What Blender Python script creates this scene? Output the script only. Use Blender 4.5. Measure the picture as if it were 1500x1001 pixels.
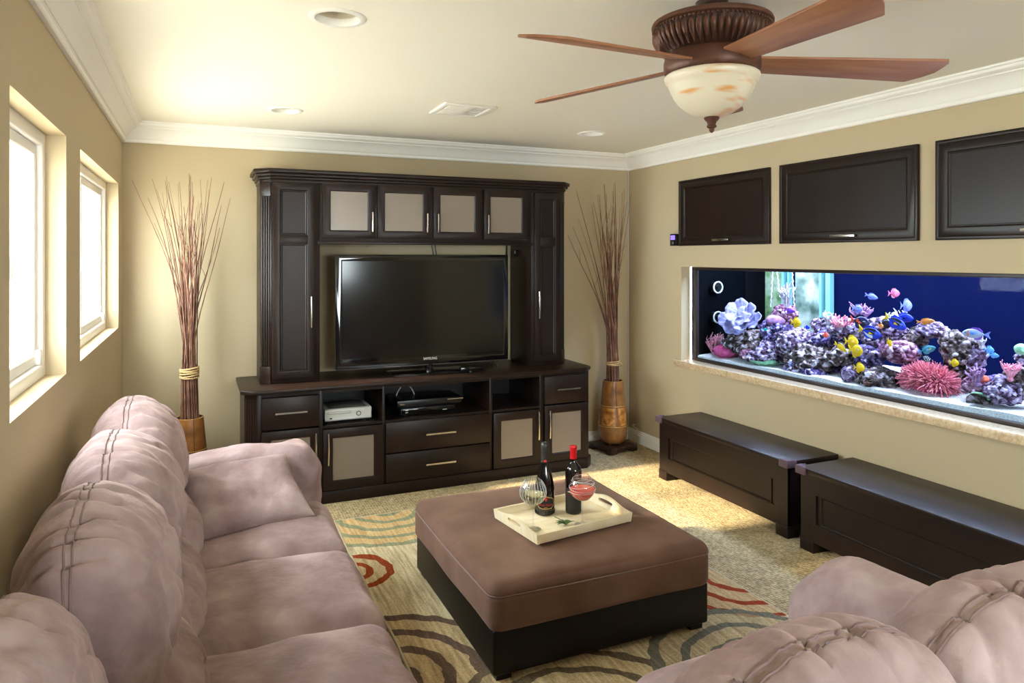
import bpy, bmesh, math, random
from mathutils import Vector, Matrix, noise
random.seed(7)
for o in list(bpy.data.objects): bpy.data.objects.remove(o)
SC = bpy.context.scene; COL = SC.collection

# ------------------------------------------------------------------ camera, world, sun, exposure
F = 1040.0; YAW = math.atan(459/F); HZ = 376.0; CX, CZ = 0.4475, 1.567
D, W, H = 5.18, 3.83, 2.43          # back wall y, right wall x, ceiling z (metres)
cam = bpy.data.cameras.new('camera'); cam.lens = F/1500*36; cam.sensor_width = 36
cam.shift_y = -(500.5-HZ)/1500; cam.clip_start = 0.02
camo = bpy.data.objects.new('camera', cam); COL.objects.link(camo)
camo.location = (CX, 0, CZ); camo.rotation_euler = (math.pi/2, 0, -YAW); SC.camera = camo

SC.view_settings.view_transform = 'Standard'; SC.view_settings.look = 'None'
SC.view_settings.gamma = 1; SC.view_settings.use_curve_mapping = False
SC.view_settings.exposure = 0.6
wd = bpy.data.worlds.new('sky'); SC.world = wd; wd.use_nodes = True
bg = wd.node_tree.nodes['Background']; bg.inputs[0].default_value = (0.86, 0.94, 1.0, 1); bg.inputs[1].default_value = 20.0
def sun_light():
    l = bpy.data.lights.new('sun_offscreen', 'SUN'); l.energy = 12.0; l.angle = math.radians(2.5); l.color = (1.0, .84, .62)
    o = bpy.data.objects.new('sun_offscreen', l); COL.objects.link(o)
    d = Vector((1, -.06, -.515)); o.rotation_euler = d.to_track_quat('-Z', 'Y').to_euler(); o.location = (-4, 3, 4)
sun_light()
def window_portal(name, loc, sx, sz, direction):
    """marks a window opening for the sampling of the sky; gives off no light of its own"""
    l = bpy.data.lights.new(name, 'AREA'); l.shape = 'RECTANGLE'; l.size = sx; l.size_y = sz
    l.energy = 0; l.cycles.is_portal = True
    o = bpy.data.objects.new(name, l); COL.objects.link(o)
    o.location = loc; o.rotation_euler = Vector(direction).to_track_quat('-Z', 'Z').to_euler()
window_portal('window_left_offscreen', (-.235, 2.635, 1.573), .90, .92, (1, 0, 0))
window_portal('window_left_far_offscreen', (-.235, 4.163, 1.573), 1.57, .92, (1, 0, 0))
window_portal('window_front_offscreen', (1.89, -1.935, 1.61), 1.82, 1.0, (0, 1, 0))

# ------------------------------------------------------------------ pixel helpers (direction only; depth from the surface touched)
SN, CS = math.sin(YAW), math.cos(YAW)
def ray(px, py):
    u = px-750; return (F*SN+u*CS, F*CS-u*SN, HZ-py)
def onX(px, py, x):
    d = ray(px, py); t = (x-CX)/d[0]; return Vector((x, d[1]*t, CZ+d[2]*t))
def onY(px, py, y):
    d = ray(px, py); t = y/d[1]; return Vector((CX+d[0]*t, y, CZ+d[2]*t))
def onZ(px, py, z):
    d = ray(px, py); t = (z-CZ)/d[2]; return Vector((CX+d[0]*t, d[1]*t, z))
def depth(p): return (p[0]-CX)*SN+p[1]*CS

# ------------------------------------------------------------------ materials
def lin(c):
    return tuple(((v/255)/12.92 if v/255 <= .04045 else ((v/255+.055)/1.055)**2.4) for v in c)+(1,)
def mat(name, col, rough=.5, metal=0, spec=.5, var=None, bump=None, coat=0, sheen=0, trans=0, ior=1.45, emit=None, alpha=1, stretch=(1,1,1), sheen_tint=None):
    m = bpy.data.materials.new(name); m.use_nodes = True
    nt = m.node_tree; N = nt.nodes; L = nt.links; b = N['Principled BSDF']
    b.inputs['Base Color'].default_value = lin(col); b.inputs['Roughness'].default_value = rough
    b.inputs['Metallic'].default_value = metal; b.inputs['Specular IOR Level'].default_value = spec
    b.inputs['Coat Weight'].default_value = coat; b.inputs['Coat Roughness'].default_value = .08
    b.inputs['Sheen Weight'].default_value = sheen; b.inputs['Transmission Weight'].default_value = trans; b.inputs['IOR'].default_value = ior
    if sheen: b.inputs['Sheen Roughness'].default_value = .45
    if sheen_tint: b.inputs['Sheen Tint'].default_value = lin(sheen_tint)
    b.inputs['Alpha'].default_value = alpha
    if emit: b.inputs['Emission Color'].default_value = lin(emit[0]); b.inputs['Emission Strength'].default_value = emit[1]
    tc = N.new('ShaderNodeTexCoord'); mp = N.new('ShaderNodeMapping'); mp.inputs['Scale'].default_value = stretch
    L.new(tc.outputs['Object'], mp.inputs['Vector'])
    if var:                                           # list of colours, scale, detail
        nz = N.new('ShaderNodeTexNoise'); nz.inputs['Scale'].default_value = var[1]; nz.inputs['Detail'].default_value = var[2] if len(var) > 2 else 4
        L.new(mp.outputs[0], nz.inputs['Vector'])
        cr = N.new('ShaderNodeValToRGB'); cols = var[0]; e = cr.color_ramp.elements
        e[0].position = .3; e[1].position = .7; e[0].color = lin(cols[0]); e[1].color = lin(cols[-1])
        for i, c in enumerate(cols[1:-1]):
            k = e.new(.3+.4*(i+1)/(len(cols)-1)); k.color = lin(c)
        L.new(nz.outputs[0], cr.inputs[0]); L.new(cr.outputs[0], b.inputs['Base Color'])
    if bump:                                          # scale, strength, type, distance
        if bump[2] == 'voronoi':
            t = N.new('ShaderNodeTexVoronoi')
        else:
            t = N.new('ShaderNodeTexNoise'); t.inputs['Detail'].default_value = 5
        t.inputs['Scale'].default_value = bump[0]; L.new(mp.outputs[0], t.inputs['Vector'])
        bp = N.new('ShaderNodeBump'); bp.inputs['Strength'].default_value = bump[1]; bp.inputs['Distance'].default_value = bump[3] if len(bump) > 3 else .01
        L.new(t.outputs[0], bp.inputs['Height']); L.new(bp.outputs[0], b.inputs['Normal'])
    return m
def glassy(name, tint, gloss_rough=.02, fres=1.45):
    """thin clear sheet: straight-through transmission plus a fresnel reflection"""
    m = bpy.data.materials.new(name); m.use_nodes = True; nt = m.node_tree; N = nt.nodes; L = nt.links
    N.remove(N['Principled BSDF']); out = N['Material Output']
    tr = N.new('ShaderNodeBsdfTransparent'); tr.inputs[0].default_value = tint
    gl = N.new('ShaderNodeBsdfGlossy'); gl.inputs['Roughness'].default_value = gloss_rough
    fr = N.new('ShaderNodeFresnel'); fr.inputs[0].default_value = fres
    ge = N.new('ShaderNodeNewGeometry'); iv = N.new('ShaderNodeMath'); iv.operation = 'SUBTRACT'; iv.inputs[0].default_value = 1; L.new(ge.outputs['Backfacing'], iv.inputs[1])
    fm = N.new('ShaderNodeMath'); fm.operation = 'MULTIPLY'; L.new(fr.outputs[0], fm.inputs[0]); L.new(iv.outputs[0], fm.inputs[1])   # reflect at the entry face only
    mx = N.new('ShaderNodeMixShader'); L.new(fm.outputs[0], mx.inputs[0]); L.new(tr.outputs[0], mx.inputs[1]); L.new(gl.outputs[0], mx.inputs[2])
    L.new(mx.outputs[0], out.inputs[0]); return m

M = {}
M['wall'] = mat('tan_wall_paint', (190,172,140), .85, bump=(300,.04,'noise',.002), spec=.2)
M['ceil'] = mat('ceiling_paint', (247,241,226), .9, spec=.1)
M['trim'] = mat('white_trim', (247,243,234), .45)
M['vinyl'] = mat('window_vinyl', (243,238,230), .4)
M['espresso'] = mat('espresso_wood', (36,23,17), .36, spec=.3, var=([(42,27,20),(31,20,15),(37,24,18)], 3, 5), coat=.0, stretch=(1,1,.15))
M['espresso_in'] = mat('espresso_interior', (26,18,15), .5)
M['frost'] = mat('frosted_glass', (128,114,100), .3, spec=.6)
M['nickel'] = mat('brushed_nickel', (205,198,186), .25, 1)
M['suede'] = mat('mauve_suede', (157,132,131), .9, spec=.15, var=([(124,101,99),(157,133,132),(186,164,162)], 5.5, 9), bump=(34,.6,'noise',.008), sheen=.35, sheen_tint=(235,205,195))
M['suede_ott'] = mat('brown_suede', (112,84,72), .9, spec=.15, var=([(98,72,61),(113,85,73),(126,97,84)], 4, 6), bump=(50,.2,'noise',.004), sheen=.3, sheen_tint=(230,195,170))
M['welt'] = mat('seam_thread', (132,106,101), .85, sheen=.2)
M['leather'] = mat('black_leather', (13,10,9), .45, spec=.3, bump=(140,.15,'voronoi',.003))
M['black'] = mat('black_plastic', (14,14,15), .3)
M['gloss'] = mat('gloss_black', (8,8,9), .06, coat=.5)
M['screen'] = mat('tv_screen', (9,9,11), .12, spec=.6)
M['white_plastic'] = mat('white_plastic', (214,214,206), .35)
M['grey_plastic'] = mat('grey_plastic', (110,106,100), .4)
M['stone'] = mat('sill_stone', (205,178,140), .25, var=([(190,160,122),(208,182,146),(222,199,166)], 60, 4), coat=.3)
M['lightwood'] = mat('pale_wood', (246,230,194), .45, var=([(238,216,172),(247,232,198),(250,240,214)], 8, 5), stretch=(1,6,1))
M['bronze'] = mat('bronze_metal', (96,60,44), .45, .3, var=([(82,50,36),(106,68,50)], 9, 4))
M['bronze_dk'] = mat('dark_bronze', (62,38,28), .5, .3)
M['cherry'] = mat('cherry_blade', (160,108,78), .4, var=([(146,94,66),(162,110,80),(176,126,94)], 3, 6), stretch=(1,9,1))
M['twig'] = mat('dry_twig', (112,72,56), .8, var=([(84,50,42),(118,78,60),(150,112,88)], 12, 3))
M['raffia'] = mat('raffia', (196,164,112), .8, bump=(160,.6,'noise',.004))
M['foam'] = mat('mauve_foam', (92,70,76), .8)
M['leaf'] = mat('herb_green', (70,104,52), .5)
M['red_foil'] = mat('red_foil', (196,22,34), .3, .2)
M['grey_foil'] = mat('charcoal_foil', (52,52,52), .35, .2)
M['bottle'] = mat('dark_bottle', (14,10,10), .06, coat=.6)
M['label_blk'] = mat('label_black', (34,33,32), .55)
M['gold'] = mat('label_gold', (226,184,98), .35, .3)
M['red_ink'] = mat('red_ink', (205,40,45), .5)
M['white_ink'] = mat('white_ink', (225,225,220), .5)
M['amber'] = mat('vase_amber', (176,112,50), .3, .0, var=([(96,52,24),(176,108,44),(220,158,80),(140,80,34)], 14, 7), coat=.5)
M['amber_dk'] = mat('vase_bronze', (140,92,46), .32, .0, var=([(104,64,30),(156,104,54),(122,76,36)], 7, 6), coat=.4)
M['vase_base'] = mat('vase_plinth', (44,26,18), .35, var=([(28,17,13),(60,36,22)], 18, 5), stretch=(6,1,1))
M['etch'] = mat('cut_line', (235,238,240), .35, spec=.8)
M['rose'] = mat('rose_wine', (250,112,94), .08, trans=.1, ior=1.33)
M['white_wine'] = mat('white_wine', (238,232,196), .0, trans=.9, ior=1.33)
M['pane'] = glassy('window_glass', (.97,.99,.98,1))
M['wineglass'] = glassy('clear_crystal', (.96,.97,.98,1), .0, 1.9)
M['tankglass'] = glassy('tank_glass', (.93,.97,1,1), .02, 1.1)
M['water'] = glassy('tank_water', (.84,.92,1,1), .0, 1.1)
M['tank_frame'] = mat('tank_frame', (40,26,22), .35)
M['tank_black'] = mat('tank_black', (4,4,6), .7, spec=.05)
M['tank_blue'] = mat('tank_blue', (10,15,44), .8, spec=.02)
M['can'] = mat('lamp_can', (222,212,192), .35, .2)
M['bulb'] = mat('lamp_lens', (214,206,190), .25)
M['vent_dark'] = mat('vent_gap', (90,78,60), .8)
M['purple_led'] = mat('lcd_purple', (130,105,235), .3, emit=((130,105,235), 1.0))

def carpet_mat():
    m = mat('berber_carpet', (190,168,128), .95, spec=.05); nt = m.node_tree; N = nt.nodes; L = nt.links; b = N['Principled BSDF']
    tc = N.new('ShaderNodeTexCoord')
    v = N.new('ShaderNodeTexVoronoi'); v.inputs['Scale'].default_value = 62; v.inputs['Randomness'].default_value = .35
    L.new(tc.outputs['Object'], v.inputs['Vector'])
    cr = N.new('ShaderNodeValToRGB'); e = cr.color_ramp.elements
    e[0].position = .15; e[0].color = lin((208,188,148)); e[1].position = .75; e[1].color = lin((140,118,82))
    L.new(v.outputs['Distance'], cr.inputs[0])
    nz = N.new('ShaderNodeTexNoise'); nz.inputs['Scale'].default_value = 30
    L.new(tc.outputs['Object'], nz.inputs['Vector'])
    mx = N.new('ShaderNodeMixRGB'); mx.blend_type = 'OVERLAY'; mx.inputs[0].default_value = .45
    L.new(cr.outputs[0], mx.inputs[1]); L.new(nz.outputs[0], mx.inputs[2]); L.new(mx.outputs[0], b.inputs['Base Color'])
    bp = N.new('ShaderNodeBump'); bp.inputs['Strength'].default_value = .8; bp.inputs['Distance'].default_value = .008; bp.invert = True
    L.new(v.outputs['Distance'], bp.inputs['Height']); L.new(bp.outputs[0], b.inputs['Normal'])
    return m
M['carpet'] = carpet_mat()

def marble_bowl():
    m = mat('alabaster_glass', (226,214,188), .3, spec=.5); nt = m.node_tree; N = nt.nodes; L = nt.links; b = N['Principled BSDF']
    tc = N.new('ShaderNodeTexCoord'); mp = N.new('ShaderNodeMapping'); mp.inputs['Scale'].default_value = (3, 3, 14); mp.inputs['Rotation'].default_value = (.5, .3, 0)
    nz = N.new('ShaderNodeTexNoise'); nz.inputs['Scale'].default_value = 2.2; nz.inputs['Detail'].default_value = 2
    L.new(tc.outputs['Object'], mp.inputs[0]); L.new(mp.outputs[0], nz.inputs['Vector'])
    cr = N.new('ShaderNodeValToRGB'); e = cr.color_ramp.elements
    e[0].position = .58; e[0].color = lin((228,216,190)); e[1].position = .72; e[1].color = lin((222,160,92))
    L.new(nz.outputs[0], cr.inputs[0]); L.new(cr.outputs[0], b.inputs['Base Color'])
    return m
M['bowl'] = marble_bowl()

def rug_mat(ox, oy):
    """wool rug: cream ground with groups of concentric arcs; (ox, oy) is the rug origin"""
    m = mat('arc_rug', (214,196,156), .95, spec=.05); nt = m.node_tree; N = nt.nodes; L = nt.links; b = N['Principled BSDF']
    tc = N.new('ShaderNodeTexCoord'); sep = N.new('ShaderNodeSeparateXYZ'); L.new(tc.outputs['Object'], sep.inputs[0])
    def math_(op, a, c=None, k=None):
        n = N.new('ShaderNodeMath'); n.operation = op
        for i, v in enumerate((a, c)):
            if v is None: continue
            if isinstance(v, (int, float)): n.inputs[i].default_value = v
            else: L.new(v, n.inputs[i])
        return n.outputs[0]
    nz = N.new('ShaderNodeTexNoise'); nz.inputs['Scale'].default_value = 9; L.new(tc.outputs['Object'], nz.inputs['Vector'])
    wob = math_('MULTIPLY', math_('SUBTRACT', nz.outputs[0], .5), .06)
    streak = N.new('ShaderNodeTexNoise'); streak.inputs['Scale'].default_value = 6; streak.inputs['Detail'].default_value = 6
    mp = N.new('ShaderNodeMapping'); mp.inputs['Scale'].default_value = (12, .8, 1); L.new(tc.outputs['Object'], mp.inputs[0]); L.new(mp.outputs[0], streak.inputs['Vector'])
    cr = N.new('ShaderNodeValToRGB'); e = cr.color_ramp.elements
    e[0].position = .35; e[0].color = lin((198,180,142)); e[1].position = .68; e[1].color = lin((226,208,170)); L.new(streak.outputs[0], cr.inputs[0])
    cur = cr.outputs[0]
    def mix(fac, c):
        nonlocal cur
        n = N.new('ShaderNodeMixRGB'); L.new(fac, n.inputs[0]); L.new(cur, n.inputs[1])
        if isinstance(c, tuple): n.inputs[2].default_value = lin(c)
        else: L.new(c, n.inputs[2])
        cur = n.outputs[0]
    for (x, y, R, wd_, duty, fillc, ringc) in [
            (1.50, 4.30, .56, .115, .36, (212,170,110), (150,150,118)),
            (1.145, 3.52, .20, .095, .42, (206,180,136), (160,74,40)),
            (1.08, 2.55, .50, .125, .36, (186,158,116), (112,92,78)),
            (1.62, 2.02, .50, .12, .34, (200,176,134), (112,98,78)),
            (2.86, 2.74, .42, .115, .32, (188,152,104), (150,66,40)),
            (2.80, 3.75, .44, .11, .46, (206,172,116), (150,150,118)),
            (2.42, 2.10, .42, .12, .34, (176,156,118), (120,116,100)),
            (2.10, 4.32, .30, .10, .5, (206,178,130), (160,74,40))]:
        dx = math_('SUBTRACT', sep.outputs[0], x-ox); dy = math_('SUBTRACT', sep.outputs[1], y-oy)
        d = math_('SQRT', math_('ADD', math_('MULTIPLY', dx, dx), math_('MULTIPLY', dy, dy)))
        d = math_('ADD', d, wob)
        ins = math_('LESS_THAN', d, R)
        band = math_('GREATER_THAN', math_('FRACT', math_('DIVIDE', math_('SUBTRACT', d, R), wd_)), 1-duty)
        mix(math_('MULTIPLY', ins, .7), fillc)
        mix(math_('MULTIPLY', ins, band), ringc)
    fz = N.new('ShaderNodeTexNoise'); fz.inputs['Scale'].default_value = 130; L.new(tc.outputs['Object'], fz.inputs['Vector'])
    ov = N.new('ShaderNodeMixRGB'); ov.blend_type = 'OVERLAY'; ov.inputs[0].default_value = .55; L.new(cur, ov.inputs[1]); L.new(fz.outputs[0], ov.inputs[2])
    o2 = N.new('ShaderNodeMixRGB'); o2.blend_type = 'OVERLAY'; o2.inputs[0].default_value = .6; L.new(ov.outputs[0], o2.inputs[1]); L.new(streak.outputs[0], o2.inputs[2]); ov = o2
    L.new(ov.outputs[0], b.inputs['Base Color'])
    bp = N.new('ShaderNodeBump'); bp.inputs['Strength'].default_value = .6; bp.inputs['Distance'].default_value = .004
    L.new(fz.outputs[0], bp.inputs['Height']); L.new(bp.outputs[0], b.inputs['Normal'])
    return m

# ------------------------------------------------------------------ mesh builder
def ident(p): return p
class MB:
    def __init__(s, T=None): s.v = []; s.f = []; s.T = T or ident
    def add(s, vs, fs):
        k = len(s.v); s.v += [tuple(s.T(tuple(p))) for p in vs]; s.f += [tuple(i+k for i in f) for f in fs]
    def box(s, x0, x1, y0, y1, z0, z1):
        s.add([(x0,y0,z0),(x1,y0,z0),(x1,y1,z0),(x0,y1,z0),(x0,y0,z1),(x1,y0,z1),(x1,y1,z1),(x0,y1,z1)],
              [(0,3,2,1),(4,5,6,7),(0,1,5,4),(1,2,6,5),(2,3,7,6),(3,0,4,7)]); return s
    def prism(s, poly, c0, c1):
        """poly in the first two axes, extruded along the third"""
        n = len(poly)
        s.add([(a,b,c0) for a,b in poly]+[(a,b,c1) for a,b in poly],
              [tuple(range(n-1,-1,-1)), tuple(range(n,2*n))]+[(i,(i+1)%n,n+(i+1)%n,n+i) for i in range(n)]); return s
    def ring(s, a0, a1, b0, b1, w, c0, c1, ch=0):
        """rectangular frame in the (a,b) plane, depth c0 (front) to c1; inner front edge chamfered by ch"""
        def rect(i, c): return [(a0+i,b0+i,c),(a1-i,b0+i,c),(a1-i,b1-i,c),(a0+i,b1-i,c)]
        loops = [rect(0,c1), rect(0,c0), rect(w-ch,c0), rect(w,c0+(ch if c1>c0 else -ch)), rect(w,c1)]
        vs = sum(loops, []); fs = []
        for k in range(5):
            n = (k+1)%5
            for i in range(4): j = (i+1)%4; fs.append((k*4+i,k*4+j,n*4+j,n*4+i))
        s.add(vs, fs); return s
    def lathe(s, prof, c=(0,0,0), n=32, mod=None, cap=True):
        vs = []; m = len(prof)
        for i in range(n):
            t = 2*math.pi*i/n
            for k,(r,z) in enumerate(prof):
                q = r*(mod(t,k) if mod else 1); vs.append((c[0]+q*math.cos(t), c[1]+q*math.sin(t), c[2]+z))
        fs = [(i*m+k, ((i+1)%n)*m+k, ((i+1)%n)*m+k+1, i*m+k+1) for i in range(n) for k in range(m-1)]
        if cap:
            if prof[0][0] > 1e-5: fs.append(tuple(i*m for i in range(n-1,-1,-1)))
            if prof[-1][0] > 1e-5: fs.append(tuple(i*m+m-1 for i in range(n)))
        s.add(vs, fs); return s
    def tube(s, pts, rad, n=8, closed=False):
        pts = [Vector(p) for p in pts]; m = len(pts); vs = []
        ra = rad if isinstance(rad, (list,tuple)) else [rad]*m
        up = Vector((0.013,.027,1))
        for i,p in enumerate(pts):
            t = (pts[(i+1)%m]-pts[i-1]) if closed else (pts[min(i+1,m-1)]-pts[max(i-1,0)])
            t.normalize()
            if abs(t.dot(up.normalized())) > .95: up = Vector((1,.02,.05))
            a = t.cross(up).normalized(); b = t.cross(a).normalized(); up = b if False else up
            for k in range(n):
                g = 2*math.pi*k/n; vs.append(p+a*math.cos(g)*ra[i]+b*math.sin(g)*ra[i])
        fs = []
        for i in range(m if closed else m-1):
            j = (i+1)%m
            for k in range(n): l = (k+1)%n; fs.append((i*n+k,i*n+l,j*n+l,j*n+k))
        if not closed: fs += [tuple(range(n-1,-1,-1)), tuple((m-1)*n+k for k in range(n))]
        s.add(vs, fs); return s
    def sphere(s, c, r, n=12, m=8, sc=(1,1,1)):
        vs = [(c[0],c[1],c[2]-r*sc[2])]
        for j in range(1,m):
            ph = -math.pi/2+math.pi*j/m
            for i in range(n):
                t = 2*math.pi*i/n; vs.append((c[0]+r*sc[0]*math.cos(ph)*math.cos(t), c[1]+r*sc[1]*math.cos(ph)*math.sin(t), c[2]+r*sc[2]*math.sin(ph)))
        vs.append((c[0],c[1],c[2]+r*sc[2])); L_ = len(vs)-1
        fs = [(0,1+(i+1)%n,1+i) for i in range(n)]+[(L_,L_-n+i,L_-n+(i+1)%n) for i in range(n)]
        for j in range(m-2):
            for i in range(n): k = (i+1)%n; fs.append((1+j*n+i,1+j*n+k,1+(j+1)*n+k,1+(j+1)*n+i))
        s.add(vs, fs); return s
    def mesh(s, name, material, smooth=None, bevel=0, seg=2, origin=True):
        me = bpy.data.meshes.new(name)
        o = Vector((0,0,0))
        if origin and s.v:
            xs, ys, zs = zip(*s.v); o = Vector(((min(xs)+max(xs))/2, (min(ys)+max(ys))/2, min(zs)))
        me.from_pydata([Vector(p)-o for p in s.v], [], s.f)
        bm = bmesh.new(); bm.from_mesh(me)
        bmesh.ops.recalc_face_normals(bm, faces=bm.faces)
        if bevel:
            es = [e for e in bm.edges if len(e.link_faces) == 2 and e.calc_face_angle(0) > .6]
            bmesh.ops.bevel(bm, geom=es, offset=bevel, segments=seg, profile=.5, affect='EDGES', clamp_overlap=True)
        bm.to_mesh(me); bm.free()
        if smooth is not None or bevel:
            for p in me.polygons: p.use_smooth = True
            me.set_sharp_from_angle(angle=math.radians(smooth if smooth else 40))
        if material: me.materials.append(M[material] if isinstance(material, str) else material)
        return me, o
    def build(s, name, material, parent=None, smooth=None, bevel=0, seg=2):
        me, o = s.mesh(name, material, smooth, bevel, seg)
        return place(name, me, o, parent)
def wloc(o):
    l = o.location.copy()
    while o.parent: o = o.parent; l += o.location
    return l
def place(name, me, loc, parent=None):
    ob = bpy.data.objects.new(name, me); COL.objects.link(ob)
    if parent: ob.parent = parent; ob.location = Vector(loc)-wloc(parent)
    else: ob.location = loc
    return ob
def tag(o, label=None, cat=None, group=None, kind=None):
    if label: o['label'] = label
    if cat: o['category'] = cat
    if group: o['group'] = group
    if kind: o['kind'] = kind
    return o
def thing(name, loc, label, cat, group=None):
    o = bpy.data.objects.new(name, None); COL.objects.link(o); o.location = loc; o.empty_display_size = .1
    return tag(o, label, cat, group)
def copy_tree(o, parent=None):
    c = o.copy(); COL.objects.link(c); c.parent = parent
    for ch in list(o.children): copy_tree(ch, c)
    return c
def struct(o, label=None): o['kind'] = 'structure'; return o
def text_mesh(s, size, T, material, name, parent, ext=.0006, align='CENTER', shear=0, sx=1):
    cu = bpy.data.curves.new('lettering', 'FONT'); cu.body = s; cu.size = size; cu.align_x = align; cu.extrude = ext; cu.shear = shear; cu.resolution_u = 2
    ob = bpy.data.objects.new('lettering', cu); COL.objects.link(ob)
    dg = bpy.context.evaluated_depsgraph_get(); me0 = bpy.data.meshes.new_from_object(ob.evaluated_get(dg))
    mb = MB(T); mb.add([(v.co.x*sx, v.co.y, v.co.z) for v in me0.vertices], [tuple(p.vertices) for p in me0.polygons])
    bpy.data.objects.remove(ob); bpy.data.curves.remove(cu); bpy.data.meshes.remove(me0)
    return mb.build(name, material, parent)

# axis maps: (a, b, c) -> world.  LW: wall facing +x (a=y, b=z, c=x).  BW: wall facing -y (a=x, b=z, c=y).
def LW(p): return (p[2], p[0], p[1])
def BW(p): return (p[0], p[2], p[1])

def slab(a0, a1, b0, b1, c0, c1, holes, T):
    """thick panel in (a,b) between c0 and c1 with rectangular holes"""
    A = sorted({a0,a1,*[h[0] for h in holes],*[h[1] for h in holes]}); B = sorted({b0,b1,*[h[2] for h in holes],*[h[3] for h in holes]})
    mb = MB(T)
    def solid(i, j):
        if i < 0 or j < 0 or i >= len(A)-1 or j >= len(B)-1: return False
        a = (A[i]+A[i+1])/2; b = (B[j]+B[j+1])/2
        return not any(h[0] < a < h[1] and h[2] < b < h[3] for h in holes)
    for i in range(len(A)-1):
        for j in range(len(B)-1):
            if not solid(i,j): continue
            x0,x1,y0,y1 = A[i],A[i+1],B[j],B[j+1]
            mb.add([(x0,y0,c0),(x1,y0,c0),(x1,y1,c0),(x0,y1,c0)], [(0,1,2,3)])
            mb.add([(x0,y0,c1),(x1,y0,c1),(x1,y1,c1),(x0,y1,c1)], [(3,2,1,0)])
            for (di,dj,p,q) in ((-1,0,(x0,y0),(x0,y1)),(1,0,(x1,y0),(x1,y1)),(0,-1,(x0,y0),(x1,y0)),(0,1,(x0,y1),(x1,y1))):
                if not solid(i+di,j+dj): mb.add([(p[0],p[1],c0),(q[0],q[1],c0),(q[0],q[1],c1),(p[0],p[1],c1)], [(0,1,2,3)])
    # weld
    idx = {}; nv = []; mp = []
    for v in mb.v:
        k = tuple(round(t,5) for t in v)
        if k not in idx: idx[k] = len(nv); nv.append(v)
        mp.append(idx[k])
    mb.v = nv; mb.f = [tuple(mp[i] for i in f) for f in mb.f]
    return mb

# ================================================================== THE ROOM
YF = -1.8                                   # wall behind the camera
WIN = [(2.205, 3.064, 1.134, 2.012), (3.400, 4.925, 1.134, 2.012)]
TANK = (1.25, 4.452, .775, 1.489)           # aquarium opening in the right wall (y0, y1, z0, z1)
struct(MB().box(-.25, W+.15, YF-.1, D+.1, -.12, 0).build('floor', 'carpet'))
struct(slab(YF-.1, D+.1, 0, H+.05, 0, -.22, WIN, LW).build('wall_left', 'wall'))
struct(slab(-.22, W+.12, 0, H+.05, D, D+.12, [], BW).build('wall_back', 'wall'))
struct(slab(YF-.1, D, 0, H+.05, W, W+.085, [TANK], LW).build('wall_right', 'wall'))
FRONT = (1.0, 2.78, 1.12, 2.10)
struct(slab(-.22, W+.12, 0, H+.05, YF, YF-.12, [FRONT], BW).build('wall_front', 'wall'))
# ceiling with round cut-outs for the recessed lights
CANS = [(.906, 2.600), (.914, 4.367), (2.967, 4.324), (2.95, 2.45), (.906, .75), (2.95, .75)]
def ceiling():
    mb = MB(); r = .084; q = .12; z = H
    xs = sorted({-.22, W+.085, *[c[0]-q for c in CANS], *[c[0]+q for c in CANS]}); ys = sorted({YF-.1, D+.1, *[c[1]-q for c in CANS], *[c[1]+q for c in CANS]})
    for i in range(len(xs)-1):
        for j in range(len(ys)-1):
            mx, my = (xs[i]+xs[i+1])/2, (ys[j]+ys[j+1])/2
            if any(abs(mx-c[0]) < q and abs(my-c[1]) < q for c in CANS): continue
            mb.add([(xs[i],ys[j],z),(xs[i+1],ys[j],z),(xs[i+1],ys[j+1],z),(xs[i],ys[j+1],z)], [(3,2,1,0)])
    for c in CANS:
        n = 40; cut = [(c[0]+r*math.cos(2*math.pi*k/n), c[1]+r*math.sin(2*math.pi*k/n), z) for k in range(n)]
        xa = [x for x in xs if c[0]-q-1e-6 <= x <= c[0]+q+1e-6]; ya = [y for y in ys if c[1]-q-1e-6 <= y <= c[1]+q+1e-6]
        sq = []
        for k in range(n):
            t = 2*math.pi*k/n; m_ = max(abs(math.cos(t)), abs(math.sin(t))); sq.append((c[0]+q*math.cos(t)/m_, c[1]+q*math.sin(t)/m_, z))
        mb.add(cut+sq, [(k,n+k,n+(k+1)%n,(k+1)%n)[::-1] for k in range(n)])
    mb.box(-.22, W+.12, YF-.12, D+.12, H+.16, H+.2)
    for (x0,x1,y0,y1) in ((-.22,-.2,YF-.12,D+.12),(W+.1,W+.12,YF-.12,D+.12),(-.22,W+.12,YF-.12,YF-.1),(-.22,W+.12,D+.1,D+.12)): mb.box(x0,x1,y0,y1,H+.03,H+.17)
    return struct(mb.build('ceiling', 'ceil'))
ceiling()

CROWN = [(0,2.302),(.016,2.302),(.021,2.308),(.021,2.322),(.026,2.327),(.030,2.327),(.036,2.338),(.048,2.358),(.064,2.376),(.082,2.388),(.086,2.388),(.086,2.394),(.096,2.398),(.104,2.406),(.108,2.418),(.118,2.420),(.120,2.431),(0,2.431)]
BASE = [(0,0),(.016,0),(.016,.068),(.012,.074),(.012,.082),(.008,.090),(.008,.097),(.004,.104),(0,.104)]
def run_trim(name, prof, side, a0, a1, m0, m1):
    """moulding along one wall; m0/m1: +1 mitre outward at that end, 0 = butt"""
    mb = MB(); n = len(prof); vs = []
    for (a, m_) in ((a0, m0), (a1, -m1)):
        for (p, z) in prof:
            q = a+m_*p
            vs.append({'left': (p, q, z), 'right': (W-p, q, z), 'back': (q, D-p, z), 'front': (q, YF+p, z)}[side])
    fs = [(i,(i+1)%n,n+(i+1)%n,n+i) for i in range(n)]+[tuple(range(n)), tuple(range(2*n-1,n-1,-1))]
    mb.add(vs, fs); return struct(mb.build(name, 'trim', smooth=25))
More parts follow.
